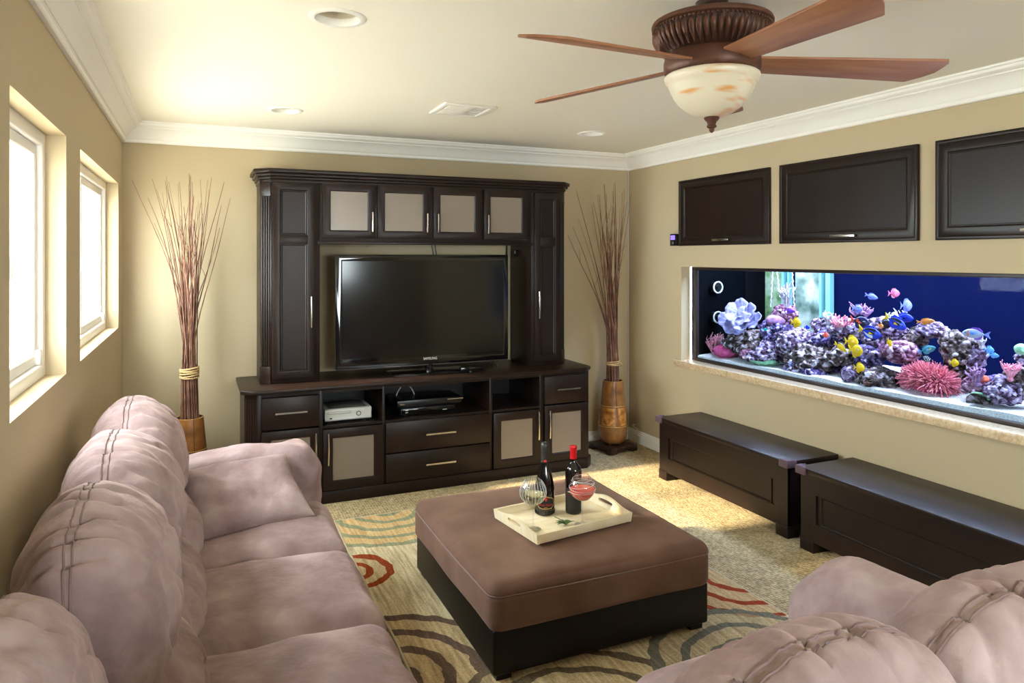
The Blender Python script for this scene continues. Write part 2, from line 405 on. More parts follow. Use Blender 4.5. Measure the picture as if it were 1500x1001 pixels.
run_trim('trim_1', CROWN, 'left', YF, D, 1, 1); run_trim('trim_2', CROWN, 'back', 0, W, 1, 1)
run_trim('trim_3', CROWN, 'right', YF, D, 1, 1); run_trim('trim_4', CROWN, 'front', 0, W, 1, 1)
run_trim('baseboard_left', BASE, 'left', YF, D, 1, 1); run_trim('baseboard_back', BASE, 'back', 0, W, 1, 1); run_trim('baseboard_right', BASE, 'right', YF, D, 1, 1)

def window(n, w):
    y0, y1, z0, z1 = w; x = -.066
    o = struct(MB(LW).ring(y0-.005, y1+.005, z0-.005, z1+.005, .05, x, x-.085, .006).build('window_%d' % n, 'vinyl', bevel=.003))
    mid = y0+.44*(y1-y0)
    # sliding sash on the far half, fixed light on the near half
    s = MB(LW).ring(mid-.022, y1-.047, z0+.047, z1-.047, .038, x-.018, x-.045, .005).build('sash', 'vinyl', o, bevel=.002)
    MB(LW).box(mid+.014, y1-.083, z0+.083, z1-.083, x-.030, x-.035).build('pane', 'pane', s)
    f = MB(LW).ring(y0+.047, mid+.018, z0+.047, z1-.047, .026, x-.046, x-.07, .004).build('fixed_frame', 'vinyl', o, bevel=.002)
    MB(LW).box(y0+.071, mid-.006, z0+.071, z1-.071, x-.056, x-.061).build('pane', 'pane', f)
    MB(LW).box(mid-.006, mid+.006, z0+.36, z0+.43, x-.004, x-.02).build('latch', 'vinyl', o, bevel=.002)
    for t in (0,): MB(LW).box(y1-.075, y1-.05, z0+.047, z0+.10, x-.002, x-.02).build('stop', 'vinyl', o, bevel=.002)
for i, w in enumerate(WIN): window(i+1, w)
def front_window():
    x0, x1, z0, z1 = FRONT
    o = struct(MB(BW).ring(x0-.005, x1+.005, z0-.005, z1+.005, .05, YF-.03, YF-.11, .005).build('window_3', 'vinyl', bevel=.003))
    m = (x0+x1)/2
    for (a, b, c) in ((x0+.045, m+.02, YF-.045), (m-.02, x1-.045, YF-.075)):
        f = MB(BW).ring(a, b, z0+.045, z1-.045, .04, c, c-.025, .005).build('sash', 'vinyl', o, bevel=.002)
        MB(BW).box(a+.036, b-.036, z0+.081, z1-.081, c-.010, c-.015).build('pane', 'pane', f)
front_window()
# ground outside the windows
struct(MB().box(-9, -.26, -8, 12, -.3, -.12).build('terrace_ground', mat('pale_concrete', (196,190,178), .9)))
struct(MB().box(-.26, 9, -10, YF-.14, -.3, -.12).build('terrace_ground', bpy.data.materials['pale_concrete']))

# ---- recessed lights, vent
def downlight(i, c):
    lab = ['recessed ceiling downlight nearest the two windows on the left wall', 'recessed ceiling downlight above the left end of the dark hutch', 'recessed ceiling downlight near the corner twigs right of the hutch',
           'recessed ceiling downlight on the far side of the fan from the windows', 'recessed ceiling downlight over the sofa corner by the window wall', 'recessed ceiling downlight over the sofa arm by the chests'][i]
    t = thing('recessed_light', (c[0], c[1], H-.006), lab, 'ceiling light', 'recessed ceiling lights')
    o = (c[0], c[1], H)
    MB().lathe([(.103,.001),(.103,-.003),(.098,-.006),(.080,-.006),(.076,-.002),(.074,.02)], o, 48, cap=False).build('trim_ring', 'trim', t, smooth=40)
    MB().lathe([(.076,.0),(.072,.05),(.066,.10),(.0,.12)], o, 40, cap=False).build('can', 'can', t, smooth=40)
    MB().lathe([(.0,-.004+.03),(.03,.030),(.052,.042),(.060,.06),(.060,.09),(0,.1)], o, 32).build('bulb', 'bulb', t, smooth=40)
for i, c in enumerate(CANS[:3]): downlight(i, c)
for i, c in enumerate(CANS[3:]): downlight(i+3, c)
def vent():
    x0, x1, y0, y1 = 1.705, 2.018, 3.77, 4.075
    t = thing('air_vent', ((x0+x1)/2, (y0+y1)/2, H-.012), 'white square ceiling air register with slotted side panels', 'air vent')
    MB().ring(x0, x1, y0, y1, .035, H-.012, H, .006).build('frame', 'trim', t, bevel=.002)
    MB().box(x0+.03, x1-.03, y0+.03, y1-.03, H-.002, H-.0005).build('backing', 'vent_dark', t)
    a = x0+.035; wd3 = (x1-x0-.07)/3
    MB().box(a+wd3+.008, a+2*wd3-.008, y0+.035, y1-.035, H-.010, H-.001).build('centre_plate', 'trim', t, bevel=.002)
    for k in (0, 2):
        b0 = a+k*wd3
        MB().box(b0, b0+wd3, (y0+y1)/2-.008, (y0+y1)/2+.008, H-.010, H-.001).build('crossbar', 'trim', t)
        n = 6
        for j in range(n+1):
            xx = b0+.004+(wd3-.008)*j/n
            T = lambda p, xx=xx, s=(1 if k else -1): (xx+p[0]+s*(p[2]-H)*.9, p[1], p[2])
            MB(T).box(-.0035, .0035, y0+.035, y1-.035, H-.011, H-.001).build('louvre', 'trim', t)
vent()

# ================================================================== ENTERTAINMENT WALL
def handle_bar(parent, a, b, c, length, T, vertical, name='handle', r=.006):
    """bar pull; (a,b) centre on the face, c = face depth, sticks out towards -c"""
    mb = MB(T); h = length/2
    if vertical:
        n = 9; pts = [(a, b-h+length*i/(n-1), c-.028-.006*math.sin(math.pi*i/(n-1))) for i in range(n)]
        mb.tube(pts, r, 8)
        for s in (-.68, .68): mb.tube([(a, b+s*h, c+.002), (a, b+s*h, c-.028)], r*.8, 8)
    else:
        mb.box(a-h, a+h, b-r*.9, b+r*.9, c-.034, c-.026)
        for s in (-.62, .62): mb.tube([(a+s*h, b, c+.002), (a+s*h, b, c-.03)], r*.8, 8)
    return mb.build(name, 'nickel', parent, smooth=40)
def door(parent, a0, a1, b0, b1, c, T, stile=.055, fill='panel', hand=None, th=.02, name='door', split=None):
    g = -1
    d = MB(T).ring(a0, a1, b0, b1, stile, c-th, c, .006)
    if split: d.box(a0+stile-.02, a1-stile+.02, split-.03, split+.03, c-th+.0006, c)
    d = d.build(name, 'espresso', parent, bevel=.0025)
    spans = [(b0, b1)] if not split else [(b0, split+.03-stile+.0), (split-.03+stile, b1)]
    if fill == 'glass':
        MB(T).box(a0+stile-.006, a1-stile+.006, b0+stile-.006, b1-stile+.006, c-th+.009, c-th+.013).build('glass_pane', 'frost', d)
    else:
        segs = [(b0+stile, b1-stile)] if not split else [(b0+stile, split-.03), (split+.03, b1-stile)]
        for (p, q) in segs:
            mb = MB(T); i = .016
            mb.box(a0+stile-.006, a1-stile+.006, p-.006, q+.006, c-th+.010, c-.002)
            mb.build('door_panel', 'espresso', d)
            MB(T).ring(a0+stile-.001, a1-stile+.001, p-.001, q+.001, .011, c-th+.002, c-th+.012, .005).build('panel_moulding', 'espresso', d, bevel=.001)
    if hand: handle_bar(d, hand[0], hand[1], c-th, hand[2], T, hand[3])
    return d
def console():
    t = thing('media_console', (1.93, 4.88, 0), 'wide dark espresso media console with drawers and frosted doors under the television', 'cabinet')
    YB = 4.60; x0, x1 = .705, 3.135; ch = .065
    def outline(x0, x1, y, c): return [(x0, D-.01), (x0, y+c), (x0+c, y), (x1-c, y), (x1, y+c), (x1, D-.01)]
    MB().prism(outline(x0-.012, x1+.012, YB-.018, ch), .0, .078).build('plinth', 'espresso', t, bevel=.005)
    MB().prism(outline(x0-.025, x1-.0, YB-.035, ch), .722, .748).build('countertop', 'espresso', t, bevel=.006, seg=3)
    # carcass: sides, partitions, shelves, back
    zt = .722; zb = .078
    MB().prism([(x0, D-.012), (x0, YB+ch), (x0+.018, YB+ch), (x0+.018, D-.012)], zb, zt).build('side_panel', 'espresso', t)
    MB().prism([(x1-.018, D-.012), (x1-.018, YB+ch), (x1, YB+ch), (x1, D-.012)], zb, zt).build('side_panel', 'espresso', t)
    for (a, b, s) in (((x0, YB+ch), (x0+ch, YB), 1), ((x1-ch, YB), (x1, YB+ch), -1)):
        A, B = Vector(a+(0,)), Vector(b+(0,)); u = (B-A).normalized(); nrm = Vector((u.y, -u.x, 0)); Ln = (B-A).length
        T = lambda p, A=A, u=u, nrm=nrm: tuple(A+u*p[0]-nrm*p[2]+Vector((0, 0, p[1])))
        pl = MB(T).box(0, Ln, zb, zt, 0, .018).build('pilaster', 'espresso', t)
        for k in range(4): MB(T).tube([(Ln*(.2+.2*k), zb+.05, 0), (Ln*(.2+.2*k), zt-.04, 0)], .006, 8).build('reed', 'espresso', pl, smooth=60)
    MB().box(x0+.01, x1-.01, D-.03, D-.012, zb, zt).build('back_panel', 'espresso_in', t)
    for (a, b) in ((.772, .80), (1.142, 1.168), (1.549, 1.567), (2.306, 2.328), (2.695, 2.728), (3.085, 3.10)):
        MB().box(a, b, YB, D-.03, zb, zt).build('partition', 'espresso', t, bevel=.002)
    MB().box(.772, 3.10, YB+.001, YB+.05, .700, zt).build('top_rail', 'espresso', t)
    for (a, b) in ((1.168, 1.549), (1.567, 2.306), (2.328, 2.695)):
        MB().box(a, b, YB+.002, D-.03, .474, .490).build('shelf', 'espresso', t)
    def drawer(a0, a1, b0, b1, hl):
        d = MB(BW).box(a0, a1, b0, b1, YB-.02, YB+.3).build('drawer', 'espresso', t, bevel=.004)
        handle_bar(d, (a0+a1)/2, (b0+b1)/2+.005, YB-.02, hl, BW, False)
    drawer(.80, 1.142, .500, .696, .19); drawer(1.569, 2.304, .276, .476, .21); drawer(1.569, 2.304, .082, .268, .21); drawer(2.728, 3.088, .500, .700, .19)
    door(t, .80, 1.142, .082, .490, YB, BW, .055, 'glass', (1.118, .36, .2, True))
    door(t, 1.168, 1.549, .082, .470, YB, BW, .06, 'glass', (1.195, .35, .2, True))
    door(t, 2.330, 2.693, .082, .470, YB, BW, .06, 'glass', (2.668, .36, .2, True))
    door(t, 2.730, 3.088, .082, .490, YB, BW, .06, 'glass', (2.757, .36, .2, True))
    return t
console()
def hutch():
    t = thing('media_hutch', (1.91, 4.98, .748), 'tall dark hutch with crown and frosted upper doors framing the television', 'cabinet')
    Y = 4.786; x0, x1 = .812, 3.022; ch = .06; zb = .748; zt = 2.075
    def outline(o, y): return [(x0-o, D-.008), (x0-o, y+ch-o*.4), (x0+ch-o*.4, y-o), (x1-ch+o*.4, y-o), (x1+o, y+ch-o*.4), (x1+o, D-.008)]
    for k, (o, z0, z1) in enumerate(((.006, zt-.03, zt-.008), (.016, zt-.008, zt+.010), (.030, zt+.010, zt+.030), (.044, zt+.030, zt+.056))):
        MB().prism(outline(o, Y), z0, z1).build('crown_moulding', 'espresso', t, bevel=.005)
    # towers
    for side, (a, b) in enumerate(((x0+ch, 1.178), (2.716, x1-ch))):
        xi0, xi1 = (x0, 1.178) if side == 0 else (2.716, x1)
        poly = [(xi0, D-.01), (xi0, Y+ch), (xi0+ch, Y), (xi1, Y), (xi1, D-.01)] if side == 0 else [(xi0, D-.01), (xi0, Y), (xi1-ch, Y), (xi1, Y+ch), (xi1, D-.01)]
        MB().prism(poly, zb, zt-.02).build('tower', 'espresso', t, bevel=.003)
        A, B = (Vector((x0, Y+ch, 0)), Vector((x0+ch, Y, 0))) if side == 0 else (Vector((x1-ch, Y, 0)), Vector((x1, Y+ch, 0)))
        u = (B-A).normalized(); nrm = Vector((u.y, -u.x, 0)); Ln = (B-A).length
        T = lambda p, A=A, u=u, nrm=nrm: tuple(A+u*p[0]+nrm*p[2]+Vector((0, 0, p[1])))
        MB(T).box(.0, Ln, zb, zb+.11, 0, .008).build('pilaster_foot', 'espresso', t, bevel=.003)
        MB(T).box(.0, Ln, zt-.12, zt-.02, 0, .006).build('pilaster_head', 'espresso', t, bevel=.003)
        for k in range(4): MB(T).tube([(Ln*(.17+.22*k), zb+.11, 0), (Ln*(.17+.22*k), zt-.12, 0)], .0075, 8).build('reed', 'espresso', t, smooth=60)
    door(t, .880, 1.142, .782, 2.045, Y, BW, .05, 'panel', (1.118, 1.207, .20, True), split=1.678)
    door(t, 2.738, 2.955, .782, 2.045, Y, BW, .05, 'panel', (2.762, 1.207, .20, True), split=1.678)
    # bridge
    MB().box(1.178, 2.716, Y, D-.01, 1.655, zt-.02).build('bridge', 'espresso', t, bevel=.003)
    MB().box(1.165, 2.73, Y-.008, Y+.02, 1.648, 1.668).build('light_rail', 'espresso', t, bevel=.003)
    xs = [(1.193, 1.541, 1.517), (1.556, 1.925, 1.900), (1.952, 2.310, 1.978), (2.332, 2.682, 2.356)]
    for (a, b, h) in xs: door(t, a, b, 1.690, 2.052, Y, BW, .052, 'glass', (h, 1.800, .13, True))
    # power cords hanging above the television
    for x in (2.05, 2.075): MB().tube([(x, D-.05, 1.66), (x+.01, D-.05, 1.60), (x+.02, D-.06, 1.5)], .004, 6).build('cord', 'black', t, smooth=60)
    MB().box(2.672, 2.682, D-.03, D-.02, 1.56, 1.655).build('cord_clip', 'black', t)
hutch()
def television():
    t = thing('flat_television', (1.92, 4.85, .748), 'large flat black television on a glossy stand inside the dark hutch', 'television')
    a0, a1, b0, b1, y = 1.288, 2.548, .806, 1.580, 4.83
    MB(BW).ring(a0, a1, b0, b1, .044, y, y+.05, .004).build('bezel', 'gloss', t, bevel=.006, seg=3)
    MB(BW).box(a0+.04, a1-.04, b0+.055, b1-.04, y+.006, y+.04).build('screen', 'screen', t)
    MB(BW).box(a0+.04, a1-.04, b0+.038, b0+.062, y+.001, y+.04).build('lower_bezel', 'gloss', t)
    MB(BW).box(a0+.06, a1-.06, b0+.06, b1-.06, y+.04, y+.09).build('rear_housing', 'black', t, bevel=.01)
    MB(BW).box(a0+.005, a1-.005, b0-.006, b0+.004, y+.004, y+.04).build('bottom_edge', mat('clear_edge', (120,112,110), .15, .6), t, bevel=.002)
    MB().box(1.66, 2.22, 4.72, 4.98, .748, .757).build('stand_base', 'gloss', t, bevel=.004)
    MB().tube([(1.95, 4.86, .756), (1.95, 4.86, .84)], .03, 20).build('stand_neck', 'gloss', t, smooth=50)
    text_mesh('SAMSUNG', .026, lambda p: (1.947+p[0], y-.0012-p[2], .838+p[1]), 'white_ink', 'brand_lettering', t, ext=.0004, sx=.85)
television()
def set_top():
    # white game console in the left cubby
    t = thing('game_console', (1.33, 4.76, .490), 'white game console lying flat in the open console cubby', 'game console')
    x0, x1, y0, y1, z0, z1 = 1.190, 1.492, 4.66, 4.90, .500, .578
    pts = [(y0+.012, z0), (y0, z0+.010), (y0+.008, (z0+z1)/2), (y0, z1-.010), (y0+.012, z1), (y1, z1), (y1, z0)]
    MB(lambda p: (p[2], p[0], p[1])).prism(pts, x0, x1).build('case', 'white_plastic', t, bevel=.004)
    MB().box(x0+.03, x1-.03, y0+.02, y1-.005, z1-.001, z1+.0025).build('top_panel', 'grey_plastic', t, bevel=.001)
    for xx in (x0+.03, x1-.05):
        for yy in (y0+.03, y1-.04): MB().box(xx, xx+.02, yy, yy+.015, .490, .502).build('foot', 'black', t)
    MB(BW).ring(x0+.018, x0+.165, z0+.048, z0+.062, .0012, y0-.001, y0+.012).build('disc_tray', 'grey_plastic', t)
    MB(BW).box(x0+.03, x0+.046, z0+.016, z0+.024, y0+.001, y0+.012).build('port', 'black', t)
    c = (x1-.085, y0+.006, z0+.040)
    MB(lambda p: (c[0]+p[0], c[1]-p[2], c[2]+p[1])).lathe([(.010,0),(.016,0),(.016,.004),(.014,.006),(.011,.006),(.010,.004),(.010,0)], (0,0,0), 28, cap=False).build('power_ring', 'grey_plastic', t, smooth=40)
    MB(lambda p: (c[0]+p[0], c[1]-p[2], c[2]+p[1])).lathe([(.010,0),(.010,.003),(.0,.004)], (0,0,0), 24).build('power_button', 'white_plastic', t, smooth=40)
    # black cable box with a disc player on top, centre cubby
    t = thing('cable_box', (1.87, 4.78, .490), 'low black cable box in the middle cubby under the television', 'cable box')
    MB().box(1.690, 2.075, 4.67, 4.93, .496, .540).build('case', 'black', t, bevel=.004)
    MB().box(1.700, 2.065, 4.667, 4.672, .506, .534).build('front_panel', 'gloss', t, bevel=.001)
    for xx in (1.715, 2.04): MB().box(xx, xx+.02, 4.69, 4.71, .490, .497).build('foot', 'black', t)
    MB().box(1.722, 1.742, 4.665, 4.668, .526, .531).build('badge', 'white_ink', t)
    for k in range(2): MB().box(1.722+.010*k, 1.729+.010*k, 4.665, 4.668, .511, .516).build('indicator', 'white_ink', t)
    MB().box(1.985, 2.015, 4.665, 4.668, .512, .516).build('badge', 'white_ink', t)
    t = thing('disc_player', (1.86, 4.80, .541), 'slim black disc player with a silver front bar stacked on the cable box', 'disc player')
    MB().box(1.675, 2.135, 4.70, 4.95, .541, .588).build('case', 'black', t, bevel=.004)
    MB().box(2.03, 2.145, 4.694, 4.70, .572, .579).build('silver_bar', 'nickel', t)
    MB().box(1.69, 1.725, 4.694, 4.70, .560, .566).build('silver_badge', 'nickel', t)
    pts = [(1.72+.13*i/14, 4.90, .588+.075*math.sin(math.pi*i/14)**.8) for i in range(15)]
    tag(MB().tube(pts, .004, 8).build('white_cable', 'white_plastic', smooth=60), 'white cable looping up behind the disc player', 'cable')
    # small black sensor on the countertop by the television stand
    t = thing('sensor_unit', (2.24, 4.72, .748), 'small glossy black sensor unit on the countertop beside the television stand', 'sensor')
    MB().box(2.13, 2.30, 4.70, 4.74, .762, .786).build('bar', 'gloss', t, bevel=.004)
    MB().tube([(2.215, 4.72, .748), (2.215, 4.72, .765)], .018, 16).build('foot', 'gloss', t, smooth=40)
    # small clip light on the inner face of the right tower
    t = thing('clip_sensor', (2.70, 5.02, 1.54), 'small chrome tipped sensor fixed to the inner tower side above the television', 'sensor')
    p = onX(755, 372, 2.70); 
    MB().box(2.700, 2.717, p.y-.012, p.y+.012, p.z-.02, p.z+.03).build('bracket', 'black', t, bevel=.003)
    MB().tube([(2.698, p.y, p.z-.022), (2.690, p.y-.02, p.z+.028)], [.010, .012], 12).build('body', 'black', t, smooth=40)
    MB().tube([(2.689, p.y-.022, p.z+.004), (2.685, p.y-.03, p.z+.03)], [.008, .006], 12).build('chrome_tip', 'nickel', t, smooth=40)
    # thin cables on the counter right of the stand
    for k in range(2):
        p = (2.44+.03*k, 4.87, .8); tag(MB().tube([(p[0], p[1], .83), (p[0]+.005, p[1]-.01, .79), (p[0]-.004, p[1]-.03, .752), (p[0]+.02, p[1]+.04, .752), (p[0]+.05, p[1]+.2, .752)], .003, 6).build('power_cable', 'black', smooth=60), ['thin black cable dropping from the television to the countertop near its stand', 'thin black cable dropping to the countertop on the tower side of the other cable'][k], 'cable', 'television cables')
set_top()

# ================================================================== RIGHT WALL: doors, controller, sill, chests
def wall_doors():
    labs = ['dark framed wall cabinet door beside the purple screened controller', 'dark framed wall cabinet door in the middle of the row over the aquarium', 'dark framed wall cabinet door at the window end of the row over the aquarium']
    labs[2] = 'dark framed wall cabinet door farthest from the purple screened controller'
    for (y0, y1), lab in zip(((3.517, 4.460), (2.484, 3.429), (1.44, 2.388)), labs):
        z0, z1 = 1.648, 2.144
        t = thing('wall_cabinet', (W-.01, (y0+y1)/2, z0), lab, 'cabinet', 'cabinet doors set in the wall over the aquarium')
        T = lambda p: (W+p[2], p[0], p[1])
        MB(T).ring(y0, y1, z0, z1, .022, -.022, .0, .006).build('door_frame', 'espresso', t, bevel=.003)
        d = MB(T).ring(y0+.018, y1-.018, z0+.018, z1-.018, .05, -.018, 0, .008).build('door', 'espresso', t, bevel=.002)
        MB(T).box(y0+.06, y1-.06, z0+.06, z1-.06, -.009, 0).build('door_panel', 'espresso', d)
        MB(T).ring(y0+.067, y1-.067, z0+.067, z1-.067, .006, -.014, -.008, .003).build('panel_moulding', 'espresso', d)
        m = (y0+y1)/2-.02
        mb = MB(T); mb.box(m-.085, m+.085, z0+.030, z0+.044, -.040, -.033)
        for s in (-.06, .06): mb.box(m+s-.004, m+s+.004, z0+.033, z0+.041, -.034, -.016)
        mb.build('handle', 'nickel', d, bevel=.001)
    t = thing('tank_controller', (W-.01, 4.52, 1.645), 'small black wall controller with a glowing purple screen', 'controller')
    T = lambda p: (W+p[2], p[0], p[1])
    MB(T).box(4.478, 4.558, 1.650, 1.742, -.028, 0).build('case', 'black', t, bevel=.003)
    MB(T).box(4.494, 4.546, 1.697, 1.731, -.030, -.027).build('screen', 'purple_led', t)
    MB(T).lathe([(.012,0),(.012,.003),(0,.004)], (4.52, 1.672, 0), 16).v
    MB(lambda p: (W-.028-p[2], 4.52+p[0], 1.672+p[1])).lathe([(.011,-.001),(.011,.003),(.0,.004)], (0,0,0), 20).build('button', 'grey_plastic', t, smooth=40)
wall_doors()
# sill slab under the aquarium
struct(MB().prism([(W-.045, 1.19), (W-.045, 4.50), (W, 4.50), (W, 4.45), (W+.10, 4.45), (W+.10, 1.25), (W, 1.25), (W, 1.19)], .728, .7752).build('trim_5', 'stone', bevel=.003))
# white returns around the aquarium recess are the wall itself; a small painted bead on the outer corner
def chest(y0, y1, x0, zt, lab):
    t = thing('bench_chest', ((x0+W)/2, (y0+y1)/2, 0), lab, 'chest', 'low chests under the aquarium')
    x1 = W-.02; T = lambda p: (x0+p[2], p[0], p[1])
    MB().box(x0-.012, x1, y0-.012, y1+.012, zt-.028, zt).build('lid', 'espresso', t, bevel=.004)
    MB().box(x0+.012, x1-.01, y0+.012, y1-.012, .058, zt-.028).build('body', 'espresso', t)
    MB(T).ring(y0, y1, .058, zt-.028, .10, 0, .02, .0).build('front_frame', 'espresso', t, bevel=.003)
    MB(T).ring(y0+.125, y1-.125, .155, zt-.125, .012, .004, .02, .004).build('panel_moulding', 'espresso', t, bevel=.001)
    MB(T).box(y0+.095, y1-.095, .15, zt-.12, .010, .02).build('front_panel', 'espresso', t)
    MB(lambda p: (p[0], y0+p[2], p[1])).ring(x0+.004, x1, .058, zt-.028, .07, 0, .02, 0).build('end_frame', 'espresso', t, bevel=.003)
    MB(lambda p: (p[0], y1-p[2], p[1])).ring(x0+.004, x1, .058, zt-.028, .07, 0, .02, 0).build('end_frame', 'espresso', t, bevel=.003)
    for (fx, fy) in ((x0-.004, y0-.004), (x0-.004, y1-.086), (x1-.09, y0-.004), (x1-.09, y1-.086)):
        MB().box(fx, fx+.09, fy, fy+.09, 0, .066).build('foot', 'espresso', t, bevel=.003)
    # foam corner guards on the front corners
    for s, yy in ((1, y0), (-1, y1)):
        mb = MB(); a = yy-.020*s; b = yy+.045*s
        mb.prism([(x0-.022, a), (x0+.05, a), (x0+.05, a+.012*s), (x0-.008, a+.012*s), (x0-.008, b), (x0-.022, b)][::s], zt-.036, zt+.004)
        mb.prism([(x0-.022, a), (x0+.03, a), (x0-.008, b), (x0-.022, b)][::s], zt, zt+.007)
        mb.build('corner_guard', 'foam', t, bevel=.003)
chest(2.985, 4.180, 3.435, .432, 'low dark wooden chest nearest the corner twigs under the aquarium')
chest(1.600, 2.865, 3.410, .440, 'low dark wooden chest beside the sofa arm under the aquarium')

# ================================================================== CEILING FAN
def fan():
    c = Vector((2.04, 1.93, 0)); cx, cy = c.x, c.y
    t = thing('ceiling_fan', (cx, cy, 2.0), 'five blade bronze ceiling fan with wooden blades and alabaster bowl', 'ceiling fan')
    MB().lathe([(.02,2.402),(.036,2.404),(.046,2.412),(.052,2.422),(.054,2.432)], (cx,cy,0), 40).build('canopy', 'bronze_dk', t, smooth=40)
    MB().lathe([(.014,2.36),(.014,2.408)], (cx,cy,0), 20).build('downrod', 'bronze', t, smooth=40)
    MB().lathe([(.0,2.372),(.06,2.372),(.150,2.366),(.188,2.363),(.198,2.358),(.201,2.351),(.200,2.344),(.193,2.340)], (cx,cy,0), 72, cap=False).build('top_cap', 'bronze', t, smooth=35)
    mb = MB()
    for k in range(84):
        a = 2*math.pi*k/84; mb.sphere((cx+.194*math.cos(a), cy+.194*math.sin(a), 2.335), .0052, 8, 6)
    tag(mb.build('bead_ring', 'bronze', t, smooth=80), kind='stuff')
    NP = 52
    def pet(tt, k):
        w = abs(((tt*NP/(2*math.pi)) % 1)-.5)*2
        amp = [0, 0, .02, .03, .03, .02, .01, 0][min(k, 7)]
        return 1-amp*w**1.5
    MB().lathe([(.193,2.340),(.193,2.330),(.194,2.322),(.192,2.306),(.182,2.286),(.168,2.268),(.156,2.256),(.150,2.250)], (cx,cy,0), NP*8, mod=pet, cap=False).build('leaf_collar', 'bronze_dk', t, smooth=50)
    for k in range(NP):                                 # long pointed leaves standing proud of the collar
        a = 2*math.pi*(k+.5)/NP
        prof = [(.194,2.327,.002),(.1955,2.318,.0075),(.1945,2.302,.0085),(.1855,2.285,.0065),(.1735,2.270,.004),(.160,2.257,.0008)]
        vs = []
        for (r, z, w) in prof:
            for s, dr in ((-1, -.003), (0, .003), (1, -.003)):
                vs.append((cx+(r+dr)*math.cos(a)-s*w*math.sin(a), cy+(r+dr)*math.sin(a)+s*w*math.cos(a), z))
        m2 = MB(); m2.add(vs, [(3*i+j, 3*i+j+1, 3*i+j+4, 3*i+j+3) for i in range(5) for j in range(2)])
        m2.build('leaf', 'bronze', t, smooth=80)
    MB().lathe([(.150,2.252),(.152,2.250),(.156,2.244),(.160,2.225),(.160,2.204),(.156,2.188),(.150,2.182),(.140,2.180),(.0,2.180)], (cx,cy,0), 72, cap=False).build('motor_band', 'bronze', t, smooth=35)
    MB().lathe([(.150,2.184),(.157,2.178),(.158,2.172),(.154,2.160),(.147,2.150),(.142,2.142),(.137,2.128),(.127,2.108),(.113,2.088),(.094,2.070),(.070,2.054),(.042,2.043),(.02,2.039),(.0,2.038)], (cx,cy,0), 64).build('glass_bowl', 'bowl', t, smooth=60)
    MB().lathe([(.012,2.046),(.024,2.042),(.026,2.036),(.022,2.030),(.016,2.024),(.013,2.014),(.017,2.010),(.015,2.005),(.008,2.001),(.009,1.996),(.006,1.990),(.0,1.986)], (cx,cy,0), 24).build('finial', 'bronze', t, smooth=40)
    R0, R1 = .115, .754
    pitch = math.radians(13)
    def T(p):
        r, q, h = p                                      # q>0: left looking outward (lower edge)
        return (r, q*math.cos(pitch), -.031*(r-.1)/.66-q*math.sin(pitch)+h)
    out = [(R0, -.050), (R1-.008, -.076), (R1, -.060), (R1-.004, -.03), (R1-.012, .005), (R1-.035, .035), (R1-.075, .074), (R1-.085, .076), (R0, .050)]
    bme, _ = MB(T).prism(out, -.004, .004).mesh('blade', 'cherry', bevel=.0015, origin=False)
    ime, _ = MB(T).box(R0-.02, R0+.05, -.022, .022, .003, .010).mesh('blade_iron', 'bronze_dk', bevel=.002, origin=False)
    for k in range(5):
        for nm, me in (('blade', bme), ('blade_iron', ime)):
            o = place(nm, me, (cx, cy, 2.219), t); o.rotation_euler.z = math.radians(-98+72*k)
fan()

# ================================================================== SOFT FURNITURE
def rbox(hx, hy, hz, r, n=20, crown=0.0, nz_amp=.004, nz_scale=5, seed=0, wrinkle=None, crown_side=0):
    """rounded, slightly stuffed box centred on the origin: returns verts, faces"""
    def sp(i):
        t = 2*i/n-1; return math.copysign(1-(1-abs(t))**1.35, t)
    idx = {}; vs = []; fs = []
    def vid(i, j, k):
        if (i,j,k) not in idx: idx[(i,j,k)] = len(vs); vs.append(Vector((sp(i),sp(j),sp(k))))
        return idx[(i,j,k)]
    for i in range(n):
        for j in range(n):
            for (g, rev) in ((0,0),(n,1)):
                for q in ([(i,j,g),(i+1,j,g),(i+1,j+1,g),(i,j+1,g)], [(i,g,j),(i,g,j+1),(i+1,g,j+1),(i+1,g,j)], [(g,i,j),(g,i+1,j),(g,i+1,j+1),(g,i,j+1)]):
                    ids = [vid(*p) for p in q]; fs.append(tuple(ids[::-1] if not rev else ids))
    out = []
    for v in vs:
        p = Vector((v.x*hx, v.y*hy, v.z*hz))
        q = Vector((max(-hx+r,min(hx-r,p.x)), max(-hy+r,min(hy-r,p.y)), max(-hz+r,min(hz-r,p.z))))
        d = p-q
        w = q+d.normalized()*r if d.length > 1e-9 else p
        nn = d.normalized() if d.length > 1e-9 else Vector((0,0,1))
        w.z += crown*(1-v.x**2)*(1-v.y**2)*(1 if v.z > 0 else 0)*max(0, v.z)
        if crown_side:
            w.x += crown_side*v.x*abs(v.x)*(1-v.y**2)*(1-v.z**2); w.y += crown_side*v.y*abs(v.y)*(1-v.x**2)*(1-v.z**2)
        a = noise.fractal((w+Vector((seed*7.1, seed*3.3, 0)))*nz_scale, 1, 2, 4)*nz_amp
        if wrinkle: a += wrinkle(v, w)
        out.append(w+nn*a)
    return out, fs
def crom(pts, n):
    """closed Catmull-Rom resampled to n points"""
    m = len(pts); out = []
    for i in range(n):
        t = m*i/n; k = int(t); f = t-k; p = [Vector(pts[(k+j-1)%m]) for j in range(4)]
        out.append(.5*((2*p[1])+(p[2]-p[0])*f+(2*p[0]-5*p[1]+4*p[2]-p[3])*f*f+(3*p[1]-p[0]-3*p[2]+p[3])*f**3))
    return out
